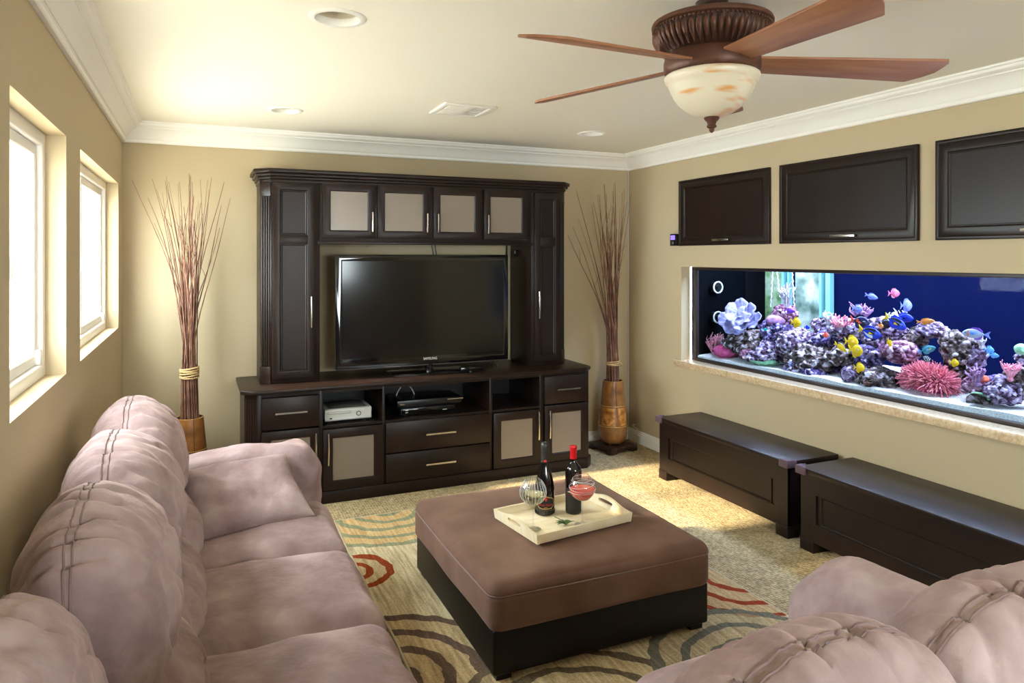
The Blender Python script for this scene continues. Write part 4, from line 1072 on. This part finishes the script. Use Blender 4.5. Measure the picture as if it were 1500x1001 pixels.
# small coax cable end by the corner
p = onX(925, 622, W-.004)
tag(MB().tube([(W-.001, p.y-.06, .145), (W-.03, p.y-.07, .15), (W-.05, p.y-.10, .142), (W-.045, p.y-.16, .13)], .005, 8).build('wall_cable', 'white_plastic', smooth=70), 'short white cable end poking out of the corner wall above the baseboard', 'cable')
tag(MB().tube([(W-.008, D-.008, .11), (W-.008, D-.008, 2.30)], .004, 6).build('corner_highlight', 'white_plastic', smooth=70), 'thin white strip drawn as the highlight up the wall corner beside the twigs', 'painted highlight')  # white tube stands in for the bright highlight line along the corner

# ================================================================== AQUARIUM
GX = W+.082; BX = 4.62; TY0, TY1 = 1.22, 4.405; SZ = .812     # glass plane, back, ends, sand level
def aquarium():
    t = thing('aquarium', ((GX+BX)/2, (TY0+TY1)/2, .60), 'long lit saltwater aquarium built into the right wall', 'aquarium')
    T = lambda p: (GX+p[2], p[0], p[1])
    MB(T).ring(TY0-.02, TY1+.006, .7754, 1.4885, .022, -.002, .035, .004).build('frame', 'tank_frame', t, bevel=.002)
    MB().box(GX+.008, GX+.018, TY0, TY1, .70, 1.52).build('front_glass', 'tankglass', t)
    MB().box(BX, BX+.02, TY0-.02, TY1+.02, .66, 1.75).build('back_panel', 'tank_blue', t)
    MB().box(GX+.004, BX, TY1+.008, TY1+.03, .66, 1.75).build('end_panel', 'tank_black', t)
    MB().box(GX+.004, BX, TY0-.03, TY0-.002, .66, 1.75).build('end_panel', 'tank_blue', t)
    MB().box(GX+.004, BX, TY0-.02, TY1+.02, .66, .70).build('bottom_panel', 'tank_black', t)
    MB().box(GX+.004, BX+.02, TY0-.03, TY1+.03, 1.73, 1.75).build('hood', 'tank_black', t)
    MB().box(GX+.004, GX+.012, TY0-.03, TY1+.03, 1.488, 1.74).build('hood_front', 'tank_black', t)
    MB().box(GX+.02, BX-.002, TY0, TY1, .705, 1.515).build('water', 'water', t)
    # overflow tower at the far end with a slotted face, plus return nozzles
    oy = onX(1096, 440, BX).y
    MB().box(4.40, BX-.004, oy, 4.385, .70, 1.50).build('overflow_box', 'tank_black', t, bevel=.004)
    for k in range(max(2, int((4.385-oy)/.032)-1)): MB().box(4.392, 4.40, oy+.012+.032*k, oy+.028+.032*k, 1.38, 1.47).build('overflow_tooth', 'tank_black', t)
    for zz in (1.33, 1.10):
        p = (4.10, 4.385, zz)
        MB().tube([(p[0], p[1]+.02, p[2]), (p[0], p[1]-.03, p[2])], .040, 20).build('nozzle', 'black', t, smooth=40)
        MB().tube([(p[0]+.042*math.cos(2*math.pi*i/24), p[1]-.032, p[2]+.042*math.sin(2*math.pi*i/24)) for i in range(24)], .006, 6, closed=True).build('nozzle_ring', 'white_plastic', t, smooth=70)
        MB().tube([(p[0], p[1]-.02, p[2]), (p[0], p[1]-.05, p[2])], .018, 14).build('nozzle_hub', 'black', t, smooth=40)
    # rear refuge windows: mossy panes between glass dividers
    moss = mat('mossy_pane', (96,120,84), .7, var=([(44,66,36),(108,134,84),(150,160,128),(70,92,60)], 9, 7))
    grey = mat('stony_pane', (120,132,116), .7, var=([(58,78,62),(120,134,116),(186,190,170),(92,112,90)], 6, 6))
    edge = mat('glass_edge', (120,176,172), .25)
    for (a, b, m_) in ((1117, 1146, moss), (1165, 1200, grey)):
        ya, yb = onX(a, 440, BX-.02).y, onX(b, 440, BX-.02).y
        MB().box(BX-.02, BX-.004, yb, ya, .95, 1.50).build('refuge_pane', m_, t)
    for px, w in ((1147, .022), (1155, .016), (1202, .018), (1213, .04)):
        y = onX(px, 440, BX-.04).y
        MB().box(BX-.045, BX-.005, y-w/2, y+w/2, .80, 1.50).build('divider', edge, t)
    # lamp fixture under the hood
    l = bpy.data.lights.new('tank_lamp', 'AREA'); l.shape = 'RECTANGLE'; l.size = .35; l.size_y = 2.9; l.energy = 76; l.color = (.76, .81, 1.0)
    lo = bpy.data.objects.new('tank_lamp', l); COL.objects.link(lo); lo.location = (4.16, 2.85, 1.715)
    MB().box(3.96, 4.36, 1.36, 4.32, 1.718, 1.729).build('lamp_fixture', 'black', t)
    return t
aquarium()
def sand():
    nx, ny = 12, 70; vs = []; fs = []
    for i in range(nx+1):
        for j in range(ny+1):
            x = GX+.024+(BX-.006-GX-.024)*i/nx; y = TY0+.002+(TY1-TY0-.004)*j/ny
            z = SZ+.018*(4.4-y)/2.4*.8+.035*(i/nx)+.010*noise.noise(Vector((x*6, y*5, 0)))
            vs.append((x, y, z))
    m = len(vs); vs += [(x, y, .706) for x, y, z in vs]
    for i in range(nx):
        for j in range(ny):
            q = [i*(ny+1)+j, (i+1)*(ny+1)+j, (i+1)*(ny+1)+j+1, i*(ny+1)+j+1]; fs.append(tuple(q))
    rim = [i*(ny+1) for i in range(nx+1)]+[nx*(ny+1)+j for j in range(1, ny+1)]+[i*(ny+1)+ny for i in range(nx-1, -1, -1)]+[j for j in range(ny-1, 0, -1)]
    for a, b in zip(rim, rim[1:]+rim[:1]): fs.append((a, b, m+b, m+a))
    mb = MB(); mb.add(vs, fs)
    o = mb.build('aquarium_sand', mat('aragonite_sand', (240,232,226), .9, var=([(206,190,180),(240,232,226),(250,246,244)], 120, 4), bump=(260,.6,'noise',.004)), smooth=40)
    tag(o, 'pale sand bed on the aquarium floor', 'sand', kind='stuff')
sand()
def sand_z(x, y): return SZ+.018*(4.4-y)/2.4*.8+.035*(x-GX-.024)/(BX-GX-.03)

# ---- live rock
def rock_mat(name, cols, scale):
    m = mat(name, cols[1], .85, spec=.25); nt = m.node_tree; N = nt.nodes; L = nt.links; b = N['Principled BSDF']
    tc = N.new('ShaderNodeTexCoord')
    v = N.new('ShaderNodeTexVoronoi'); v.inputs['Scale'].default_value = scale; L.new(tc.outputs['Object'], v.inputs['Vector'])
    nz = N.new('ShaderNodeTexNoise'); nz.inputs['Scale'].default_value = scale*.6; nz.inputs['Detail'].default_value = 6; L.new(tc.outputs['Object'], nz.inputs['Vector'])
    ad = N.new('ShaderNodeMath'); ad.operation = 'MULTIPLY_ADD'; L.new(v.outputs['Color'], ad.inputs[0]); ad.inputs[1].default_value = .55
    L.new(nz.outputs[0], ad.inputs[2])
    sb = N.new('ShaderNodeMath'); sb.operation = 'SUBTRACT'; L.new(ad.outputs[0], sb.inputs[0]); sb.inputs[1].default_value = .27
    cr = N.new('ShaderNodeValToRGB'); e = cr.color_ramp.elements; e[0].position = .22; e[0].color = lin(cols[0]); e[1].position = .82; e[1].color = lin(cols[-1])
    for i, c in enumerate(cols[1:-1]):
        k = e.new(.22+.6*(i+1)/(len(cols)-1)); k.color = lin(c)
    L.new(sb.outputs[0], cr.inputs[0]); L.new(cr.outputs[0], b.inputs['Base Color'])
    bp = N.new('ShaderNodeBump'); bp.inputs['Strength'].default_value = 1; bp.inputs['Distance'].default_value = .02; bp.invert = True
    L.new(v.outputs['Distance'], bp.inputs['Height']); L.new(bp.outputs[0], b.inputs['Normal'])
    return m
RM = [rock_mat('rock_lilac', [(30,20,26),(84,58,78),(170,146,176),(236,226,236)], 44), rock_mat('rock_brown', [(26,20,18),(74,58,50),(138,116,112),(228,214,226)], 42),
      rock_mat('rock_pink', [(48,24,34),(118,66,88),(184,132,152),(232,206,218)], 46), rock_mat('rock_violet', [(26,20,34),(74,58,98),(138,118,170),(222,212,236)], 48)]
def rock_mesh(seed, knob):
    bm = bmesh.new(); bmesh.ops.create_icosphere(bm, subdivisions=5, radius=1)
    for v in bm.verts:
        p = v.co.copy(); s = Vector((seed*3.7, seed*1.3, seed*2.9))
        d = .38*noise.noise(p*1.3+s)+.22*noise.noise(p*2.9+s)+.10*(1-2*abs(noise.noise(p*5.5+s)))
        c = noise.voronoi(p*knob+s)[0][0]; d += .16*max(0, .55-c)/.55*(.6+.8*noise.noise(p*2+s*2))
        d += .05*noise.noise(p*14+s)
        v.co = p*(1+d)
    me = bpy.data.meshes.new('rock'); bm.to_mesh(me); bm.free()
    for q in me.polygons: q.use_smooth = True
    return me
ROCKS = [rock_mesh(i+1, 3.2+.9*(i % 3)) for i in range(5)]
def px_size(px, py, x, wpx, hpx):
    a, b = onX(px-wpx, py, x), onX(px+wpx, py, x); c = onX(px, py, x); return abs(a.y-b.y)/2, hpx*depth(c)/F, c
def rock(i, px, py, wpx, hpx, x, mi, lab, name='live_rock', cat='rock', depth_f=.8):
    ry, rz, c = px_size(px, py, x, wpx, hpx)
    base = ROCKS[i % len(ROCKS)]
    me = base.copy(); me.materials.append(RM[mi])
    rx = min(max(ry, rz)*depth_f, .19)
    R = Matrix.Rotation(i*1.7, 4, 'Z') @ Matrix.Rotation(i*.6, 4, 'X')
    for v in me.vertices: q = R @ v.co; v.co = Vector((q.x*rx*.85, q.y*ry*.85, q.z*rz*.88))
    c.x = min(max(c.x, GX+.03+rx*.95), BX-.05-rx)
    o = place(name, me, c); tag(o, lab, cat, 'live rocks in the aquarium'); return o
RL = [
 (0,1100,503,30,19,4.14,1,'brown lilac rock below the ruffled plate coral'), (1,1128,520,28,20,4.10,0,'mottled rock behind the green mat coral'), (2,1140,487,24,18,4.20,3,'violet crusted rock under the branching peak coral'),
 (3,1150,462,16,16,4.24,2,'pinkish rock peak beside the glass dividers'), (4,1168,503,30,22,4.14,0,'pale knobbly rock below the lone yellow fish'), (0,1190,525,34,22,4.12,1,'dark brown rock ledge with pale crust'),
 (1,1212,497,22,16,4.22,3,'violet rock with a red orange fish in front'), (2,1208,478,18,12,4.28,0,'pale topped rock beside the glass dividers base'), (3,1165,546,17,13,4.02,0,'small lilac rock on the front sand'),
 (4,1192,548,19,12,4.04,3,'small violet rock on the front sand'), (0,1245,482,24,15,4.24,0,'pale rock behind the pink branching coral'), (1,1238,520,26,18,4.16,1,'brown rock behind the trio of yellow fish'),
 (2,1275,522,24,17,4.12,3,'violet grey rock beside the purple dome coral'), (3,1290,486,34,20,4.22,0,'large pale rock behind the blue tangs'), (4,1282,555,32,17,4.03,1,'low rock at the foot of the anemone'),
 (0,1366,484,22,12,4.20,0,'jutting pale rock shelf under the orange fish'), (1,1342,494,18,14,4.24,1,'brown rock under the jutting shelf'), (2,1405,510,28,26,4.16,1,'tall brown rock pillar behind the small yellow fish'),
 (3,1428,520,18,20,4.18,0,'pale crusted rock beside the light blue fish'), (4,1408,548,24,22,4.20,1,'lower rock of the tall pillar'), (0,1432,566,22,14,4.06,2,'pink rock beside the anemone on the sand'),
 (1,1470,572,30,22,4.05,0,'large lilac rock at the window end of the tank'), (2,1496,560,26,26,4.10,1,'tall pale rock rising behind the clam'), (3,1455,560,16,10,4.12,3,'flat violet rock ledge beside the orange coral'),
 (4,1062,512,16,10,4.12,1,'low brown rock under the overflow tower'), (0,1225,545,18,12,4.20,3,'small violet rock in the shaded gap'), (1,1498,524,12,12,4.2,0,'greenish topped small rock at the tank end')]
RL[21] = RL[21][:7]+('large lilac rock behind the clam on the sand',)
for r in RL: rock(*r)

# ---- corals
def coral_mat(name, a, b): return mat(name, a, .6, var=([a, b], 40, 3), spec=.3)
CM = {'pink': coral_mat('coral_pink', (214,110,132), (240,170,180)), 'lilac': coral_mat('coral_lilac', (128,116,164), (186,178,212)), 'white': coral_mat('coral_white', (150,136,142), (206,198,202)),
      'magenta': coral_mat('coral_magenta', (176,44,96), (208,96,140)), 'green': coral_mat('coral_green', (108,158,122), (164,206,160)), 'orange': coral_mat('coral_orange', (222,92,66), (236,132,92)), 'purple': coral_mat('coral_purple', (130,86,126), (176,130,160))}
def seat(px, py, x):
    return onX(px, py, x)
def branching(px, py, hpx, x, m, lab, n=14, spread=.6, seed=0, thick=.009):
    c = seat(px, py+hpx*.5, x); h = hpx*depth(c)/F; rnd = random.Random(seed); mb = MB()
    for k in range(n):
        a = rnd.uniform(0, 6.28); s = spread*math.sqrt(rnd.random()); top = c+Vector((h*s*math.cos(a)*.7, h*s*math.sin(a), h*rnd.uniform(.6, 1.05)))
        mid = c.lerp(top, .5)+Vector((0, 0, h*.08)); mb.tube([c, mid, top], [thick, thick*.85, thick*.55], 6)
        for j in range(3):
            p = mid.lerp(top, rnd.random()); e = p+Vector((rnd.uniform(-.3, .3)*h*.6, rnd.uniform(-.3, .3)*h, h*rnd.uniform(.15, .3))); mb.tube([p, e], [thick*.6, thick*.4], 5)
    mb.sphere(c, thick*2.2, 10, 6)
    return tag(mb.build('branching_coral', CM[m], smooth=80), lab, 'coral', 'corals in the aquarium')
branching(1152, 437, 34, 4.22, 'white', 'pale branching coral on the rock peak beside the glass dividers', 12, .5, 1, .008)
branching(1232, 478, 26, 4.18, 'pink', 'pink branching coral behind the dark red tailed fish', 22, .8, 2, .009)
branching(1214, 470, 20, 4.22, 'white', 'white finger coral next to the pink branching coral', 12, .7, 3, .008)
branching(1045, 506, 26, 4.06, 'pink', 'feathery pink coral at the far end under the nozzles', 22, .7, 4, .006)
branching(1064, 507, 20, 4.10, 'white', 'pale twiggy coral beside the feathery pink coral', 16, .8, 5, .006)
branching(1262, 462, 24, 4.24, 'purple', 'purple bushy coral above the blue tangs', 22, .8, 6, .007)
branching(1160, 540, 18, 3.99, 'lilac', 'small lilac finger coral on the front sand', 14, .8, 7, .006)
branching(1432, 553, 22, 4.02, 'purple', 'brownish purple finger coral beside the orange coral', 16, .6, 8, .008)
branching(1438, 502, 14, 4.14, 'white', 'small pale tuft coral beside the light blue fish', 12, .8, 9, .005)
branching(1480, 545, 22, 4.03, 'pink', 'pinkish coral tuft on the rock behind the clam', 16, .8, 10, .006)
branching(1290, 512, 16, 4.06, 'purple', 'thin purple coral stalk above the front rocks', 6, .3, 12, .007)
branching(1316, 470, 22, 4.22, 'white', 'white coral tuft behind the pair of blue tangs', 22, .9, 13, .006)
def dome(px, py, wpx, hpx, x, m, lab, name, knob, seed, flat=1.0):
    ry, rz, c = px_size(px, py, x, wpx, hpx); bm = bmesh.new(); bmesh.ops.create_icosphere(bm, subdivisions=5, radius=1)
    for v in bm.verts:
        p = v.co.copy(); k = noise.voronoi(p*knob+Vector((seed, 0, 0)))[0]; d = .10*(k[1]-k[0])+.10*noise.noise(p*1.7+Vector((seed, 3, 1)))
        v.co = Vector((p.x*min(ry, .12), p.y*ry, p.z*rz))*(1+d)
    me = bpy.data.meshes.new(name); bm.to_mesh(me); bm.free(); me.materials.append(CM[m] if isinstance(m, str) else m)
    for q in me.polygons: q.use_smooth = True
    c.x = max(c.x, GX+.03+min(ry, .12)); return tag(place(name, me, c), lab, 'coral', 'corals in the aquarium')
dome(1320, 516, 22, 17, 4.10, RM[2], 'purple pink dome coral above the anemone', 'dome_coral', 9, 1)
dome(1247, 549, 12, 13, 4.02, RM[0], 'lilac ball coral with a small yellow fish beside it', 'ball_coral', 8, 2)
dome(1113, 527, 21, 9, 4.01, 'green', 'flat green mat coral on the front sand', 'mat_coral', 12, 3)
dome(1094, 519, 8, 8, 4.01, RM[2], 'small pink ball coral beside the green mat coral', 'ball_coral', 10, 4)
dome(1062, 515, 13, 10, 4.02, 'magenta', 'magenta polyp cluster at the far end of the sand', 'polyp_coral', 7, 5)
dome(1441, 556, 7, 6, 4.06, 'orange', 'orange round coral between the pink rock and the violet ledge', 'polyp_coral', 6, 6)
dome(1137, 470, 11, 9, 4.18, 'purple', 'dusky purple coral lump on the violet crusted rock', 'polyp_coral', 7, 7)
dome(1272, 563, 10, 5, 3.98, 'white', 'white pebble coral on the sand before the anemone', 'pebble_coral', 5, 8)
dome(1496, 512, 9, 8, 4.12, 'green', 'green topped round coral at the window end of the tank', 'ball_coral', 8, 9)
def ruffled():
    c = onX(1086, 466, 4.14); s = depth(c)/F; rnd = random.Random(4)
    t = thing('plate_coral', c-Vector((0, 0, .08)), 'ruffled lilac white plate coral near the overflow tower', 'coral', 'corals in the aquarium')
    for k, (dx, dy, r, tilt) in enumerate(((-16, 4, 15, .5), (-4, -8, 17, .2), (10, -2, 16, -.1), (-8, 14, 15, .7), (22, 6, 12, -.3), (4, 8, 14, .3))):
        p = onX(1086+dx, 466+dy, 4.10-.012*k); R = r*s*1.15; vs = [(p.x+.02, p.y, p.z-R*.7)]; n = 40; rings = 6
        for j in range(1, rings+1):
            for i in range(n):
                a = 2*math.pi*i/n; f = j/rings; rf = .13*R*f*f*math.sin(5*a+k)+.06*R*f*math.sin(11*a+2*k)
                q = Vector((R*f*math.cos(a), R*f*math.sin(a), rf+R*.35*f*f))
                q = Matrix.Rotation(-.95+tilt*.25, 3, 'Y') @ (Matrix.Rotation(tilt*.6, 3, 'X') @ q)
                vs.append(tuple(Vector((p.x, p.y, p.z))+q))
        fs = [(0, 1+i, 1+(i+1)%n) for i in range(n)]
        for j in range(rings-1):
            for i in range(n): fs.append((1+j*n+i, 1+(j+1)*n+i, 1+(j+1)*n+(i+1)%n, 1+j*n+(i+1)%n))
        mb = MB(); mb.add(vs, fs); o = mb.build('plate', CM['lilac'], t, smooth=80)
        md = o.modifiers.new('thickness', 'SOLIDIFY'); md.thickness = .004
ruffled()
def anemone():
    ry, rz, c = px_size(1354, 553, 4.04, 46, 28); rx = .115; rnd = random.Random(5); c.x = GX+.03+rx+.02
    t = thing('sea_anemone', c-Vector((0, 0, rz)), 'big pink sea anemone with hundreds of tentacles on the sand', 'anemone')
    MB().sphere(tuple(c-Vector((0, 0, rz*.25))), 1, 28, 16, (rx*.66, ry*.70, rz*.62)).build('body', CM['magenta'], t, smooth=80)
    mb = MB()
    for k in range(760):
        g = rnd.random(); a = 2.399963*k; zz = 1-1.45*(k+.5)/760; r = math.sqrt(max(0, 1-zz*zz)); d = Vector((r*math.cos(a), r*math.sin(a), zz))
        p = Vector((c.x+d.x*rx*.62, c.y+d.y*ry*.68, c.z-rz*.2+d.z*rz*.60))
        n = Vector((d.x/rx, d.y/ry, d.z/rz)).normalized(); L_ = rnd.uniform(.030, .052)
        j = Vector((rnd.uniform(-1, 1), rnd.uniform(-1, 1), rnd.uniform(-1.1, .7)))*.45
        m_ = p+n*L_*.55+j*L_*.2; e = p+n*L_+j*L_*.7
        e.x = max(e.x, GX+.024); m_.x = max(m_.x, GX+.024)
        mb.tube([p, m_, e], [.0042, .0038, .0022], 5)
    tag(mb.build('tentacles', coral_mat('anemone_pink', (196,84,108), (236,150,150)), t, smooth=80), kind='stuff')
anemone()
def clam():
    c = onX(1435, 584, 3.99); s = depth(c)/F; mb = MB(); vs = []; t = thing('giant_clam', c-Vector((0, 0, .02)), 'green rimmed brown clam resting on the front sand', 'clam')
    for sd in (1, -1):
        vs = []; n = 24
        for j in range(7):
            f = j/6
            for i in range(n+1):
                a = math.pi*i/n; rr = 13*s*(1+.08*math.sin(6*a)*f); vs.append((c.x+sd*(.006+.03*math.sin(f*1.5)), c.y+rr*math.cos(a)*(.6+.4*f), c.z-8*s+16*s*f*math.sin(a)**.6))
        m2 = MB(); m2.add(vs, [(j*(n+1)+i, j*(n+1)+i+1, (j+1)*(n+1)+i+1, (j+1)*(n+1)+i) for j in range(6) for i in range(n)])
        o = m2.build('shell', RM[1], t, smooth=80); md = o.modifiers.new('thickness', 'SOLIDIFY'); md.thickness = .004
    MB().tube([(c.x, c.y+13*s*math.cos(math.pi*i/20), c.z+7*s*math.sin(math.pi*i/20)**.6) for i in range(21)], .007, 8).build('mantle', CM['green'], t, smooth=80)
clam()
for k, (px, py0, py1, dx, lab) in enumerate(((1133, 402, 450, -4, 'twisted white cord hanging in the tank before the mossy pane'), (1137, 402, 436, 6, 'slanting white cord hanging beside the twisted one'), (1160, 402, 455, 4, 'white cord hanging in the tank before the stony pane'))):
    a, b = onX(px, py0, 4.42), onX(px+dx, py1, 4.42); a.z = 1.51
    tag(MB().tube([tuple(a.lerp(b, i/30)+Vector((0, .004*math.sin(i*1.6), 0))) for i in range(31)], [.004+.002*(i % 2) for i in range(31)], 6).build('hanging_cord', CM['white'], smooth=60), lab, 'cord', 'cords hanging in the tank')

# ---- fish
def fmat(name, c, c2=None): return mat('fish_'+name, c, .35, var=([c, c2 or c], 18, 2), coat=.2)
FM = {k: fmat(k, *v) for k, v in {'yellow': ((246,206,16), (250,190,10)), 'blue': ((34,48,190), (48,70,220)), 'lilac': ((110,120,214), (140,150,230)), 'pink': ((228,84,132), (240,120,150)), 'navy': ((22,20,56), (36,30,80)),
      'orange': ((240,132,40), (246,150,60)), 'teal': ((46,120,142), (84,150,160)), 'silver': ((150,160,206), (196,190,206)), 'sky': ((76,150,226), (120,180,240)), 'purple': ((112,50,176), (140,70,200)), 'red': ((226,74,50), (236,100,60)), 'black': ((12,12,18), (22,20,30)), 'white': ((220,220,226), (240,240,240)), 'royal': ((20,40,200), (30,60,230)), 'aqua': ((20,160,150), (30,180,160))}.items()}
M['eye'] = mat('fish_eye', (8,8,10), .1)
def fish(px, py, lpx, face, x, body, lab, hr=.5, tail=None, fin=None, tilt=0, yaw=0, stripes=None, patch=None, name='reef_fish'):
    a, b = onX(px-lpx/2, py, x), onX(px+lpx/2, py, x); c = onX(px, py, x); L_ = abs(a.y-b.y)*.8
    if yaw: L_ = max(L_, .05)
    t = thing(name, c, lab, 'fish', 'reef fish in the aquarium')
    t.rotation_euler = (0, math.radians(-tilt), (-math.pi/2 if face == 'R' else math.pi/2)+math.radians(yaw))
    def part(mb, nm, m, par=t, **k):
        me, o = mb.mesh(nm, m, origin=False, **k); ob = bpy.data.objects.new(nm, me); COL.objects.link(ob); ob.parent = par; return ob
    prof = [(0,.10),(.06,.16),(.18,.55),(.35,.90),(.52,1.0),(.70,.92),(.84,.66),(.94,.36),(1,.08)]
    n = 14; vs = []
    for (f, h) in prof:
        for i in range(n):
            g = 2*math.pi*i/n; hh = L_*hr/2*h; vs.append(((f-.5)*L_, hh*.36*math.cos(g), hh*math.sin(g)))
    fs = [(j*n+i, j*n+(i+1)%n, (j+1)*n+(i+1)%n, (j+1)*n+i) for j in range(len(prof)-1) for i in range(n)]+[tuple(range(n-1,-1,-1)), tuple((len(prof)-1)*n+i for i in range(n))]
    mb = MB(); mb.add(vs, fs); bo = part(mb, 'body', FM[body], smooth=80)
    th = .0015
    def flat(poly): m2 = MB(lambda p: (p[0], p[2], p[1])); m2.prism(poly, -th, th); return m2
    h = L_*hr/2
    part(flat([(-.47*L_, -.10*h), (-.72*L_, -.75*h), (-.64*L_, 0), (-.72*L_, .75*h), (-.47*L_, .10*h)]), 'tail_fin', FM[tail or body])
    part(flat([(.18*L_, .82*h), (.05*L_, 1.28*h), (-.25*L_, 1.22*h), (-.40*L_, .62*h), (-.38*L_, .35*h)]), 'dorsal_fin', FM[fin or body])
    part(flat([(.02*L_, -.90*h), (-.08*L_, -1.24*h), (-.30*L_, -1.12*h), (-.40*L_, -.5*h), (-.36*L_, -.3*h)]), 'anal_fin', FM[fin or body])
    for s in (-1, 1):
        m2 = MB(); m2.sphere((.33*L_, s*h*.24, h*.18), L_*.026, 8, 6); part(m2, 'eye', 'eye', smooth=80)
        m2 = MB(lambda p, s=s: (p[0], s*(h*.34+p[2]+.3*(.12*L_-p[0])*.4), p[1])); m2.prism([(.14*L_, -.1*h), (-.06*L_, .18*h), (-.08*L_, -.3*h)], 0, .001); part(m2, 'pectoral_fin', FM[tail or fin or body])
    def band(f0, f1, lo, hi, m, nm):                      # coloured patch hugging both flanks
        for s in (-1, 1):
            vs = []; k = 8
            for i in range(k+1):
                f = f0+(f1-f0)*i/k
                q = [p for p in prof]; hh = 0
                for (p0, p1) in zip(q, q[1:]):
                    if p0[0] <= f <= p1[0]: hh = p0[1]+(p1[1]-p0[1])*(f-p0[0])/(p1[0]-p0[0])
                hh *= h
                for j in range(5):
                    v = lo+(hi-lo)*j/4; g = math.asin(max(-1, min(1, v))); vs.append(((f-.5)*L_, s*(hh*.36*math.cos(g)+.0010), hh*math.sin(g)))
            m2 = MB(); m2.add(vs, [(i*5+j, (i+1)*5+j, (i+1)*5+j+1, i*5+j+1) for i in range(k) for j in range(4)]); part(m2, nm, FM[m], bo, smooth=80)
    for q in (patch or []): band(*q, 'marking')
    if stripes:
        for k in range(5): band(.14+.16*k, .20+.16*k, -.95, .95, stripes, 'stripe')
    return t
TG = [(.12, .72, .45, .92, 'black'), (.40, .70, -.15, .30, 'black')]
fish(1167, 473, 15, 'R', 4.02, 'yellow', 'yellow fish alone over the rocks before the stony pane', .85)
fish(1278, 435, 20, 'R', 4.10, 'lilac', 'slim lilac blue fish swimming highest below the pink fish level', .42, tilt=-12)
fish(1311, 430, 9, 'R', 4.06, 'pink', 'small bright pink fish in the open water', .9, yaw=50)
fish(1329, 448, 6, 'R', 4.14, 'lilac', 'tiny pale lilac fish under the pink fish', 1.3, yaw=40)
fish(1257, 453, 16, 'R', 4.08, 'lilac', 'rounded blue lilac fish above the purple bushy coral', .75)
fish(1262, 472, 30, 'R', 4.02, 'navy', 'dark navy fish with a red tail and orange spot', .62, tail='red', patch=[(.22, .40, -.1, .5, 'red')], tilt=-6)
fish(1277, 488, 36, 'R', 3.97, 'blue', 'blue tang with yellow tail and pale belly above the yellow trio', .48, tail='yellow', fin='blue', tilt=-12, patch=TG+[(.10, .62, -.95, -.35, 'white')])
fish(1314, 474, 36, 'R', 3.99, 'blue', 'blue tang with raised yellow tail beside the black fish', .50, tail='yellow', fin='royal', tilt=-24, patch=TG)
fish(1326, 466, 30, 'R', 4.06, 'blue', 'blue tang swimming level behind the one with raised tail', .48, tail='black', fin='blue', patch=[(.2, .75, .4, .9, 'royal')])
fish(1298, 475, 20, 'R', 4.05, 'black', 'plain black fish among the blue tangs', .75)
fish(1358, 471, 28, 'R', 4.02, 'orange', 'orange fish swimming over the jutting rock shelf', .32, tilt=8)
fish(1249, 501, 19, 'R', 4.00, 'yellow', 'upper yellow fish of the trio', .9, yaw=8)
fish(1233, 510, 21, 'R', 3.99, 'yellow', 'slender yellow fish heading down at the edge of the trio', .38, tilt=-26)
fish(1255, 514, 22, 'R', 3.96, 'yellow', 'lower and biggest yellow fish of the trio', .85)
fish(1303, 503, 12, 'R', 4.00, 'yellow', 'yellow fish tilted steeply beside the purple dome coral', .65, tilt=-60)
fish(1260, 539, 8, 'R', 3.97, 'yellow', 'tiny yellow fish beside the lilac ball coral', 1.0, yaw=30)
fish(1399, 532, 15, 'R', 3.98, 'yellow', 'yellow fish beside the anemone before the rock pillar', .8)
fish(1291, 478, 8, 'R', 4.00, 'orange', 'tiny orange yellow fish between the blue tangs', .9)
fish(1360, 512, 28, 'R', 4.00, 'teal', 'teal fish with yellow fin rising above the anemone', .42, tail='sky', tilt=20, patch=[(.62, .74, -.3, .1, 'yellow')])
fish(1358, 526, 17, 'R', 4.02, 'black', 'black and white striped fish behind the anemone', .6, stripes='white', tilt=-20)
fish(1426, 489, 42, 'L', 3.99, 'silver', 'large silver blue fish with forked tail facing the anemone side', .42, tail='lilac', fin='purple', patch=[(.66, .72, -.6, .6, 'orange'), (.3, .62, -.05, .4, 'sky')])
fish(1450, 513, 16, 'R', 4.02, 'sky', 'upper light blue fish of the pair beside the pillar', .8)
fish(1457, 521, 17, 'R', 3.99, 'sky', 'lower light blue fish of the pair beside the pillar', .5)
fish(1158, 456, 17, 'R', 4.06, 'purple', 'purple fish by the pale branching coral', .36)
fish(1210, 491, 10, 'R', 4.04, 'red', 'small red orange fish before the violet rock', .75)
fish(1183, 480, 9, 'R', 4.02, 'royal', 'small royal blue fish near the lone yellow fish', .55)
fish(1121, 483, 8, 'R', 4.04, 'aqua', 'tiny aqua green fish above the brown lilac rock', .35)

# ================================================================== ADDED UNSEEN TREE OUTSIDE THE NEARER WINDOW (blocks and dapples sun on the ottoman)
def tree(x, y):
    t = thing('added_shade_tree', (x, y, -.12), 'unseen leafy tree added to shade the nearer window', 'tree')
    MB().tube([(x,y,-.13),(x+.05,y,.9),(x-.03,y+.05,1.9),(x,y,2.9)], [.09,.075,.06,.03], 12).build('trunk', 'twig', t, smooth=70)
    rnd = random.Random(9); mb = MB()
    for k in range(1500):
        d = Vector((rnd.gauss(0,1), rnd.gauss(0,1), rnd.gauss(0,1))).normalized()*(rnd.random()**.4)
        c = Vector((x+d.x*.9, y+d.y*.98, 3.1+d.z*.95)); a = Vector((rnd.gauss(0,1), rnd.gauss(0,1), rnd.gauss(0,1))).normalized(); b = a.orthogonal().normalized(); L_ = rnd.uniform(.07, .12)
        mb.add([c-a*L_, c+b*L_*.45, c+a*L_, c-b*L_*.45], [(0,1,2,3)])
    tag(mb.build('foliage', 'leaf', t), kind='stuff')
tree(-3.2, 2.42)
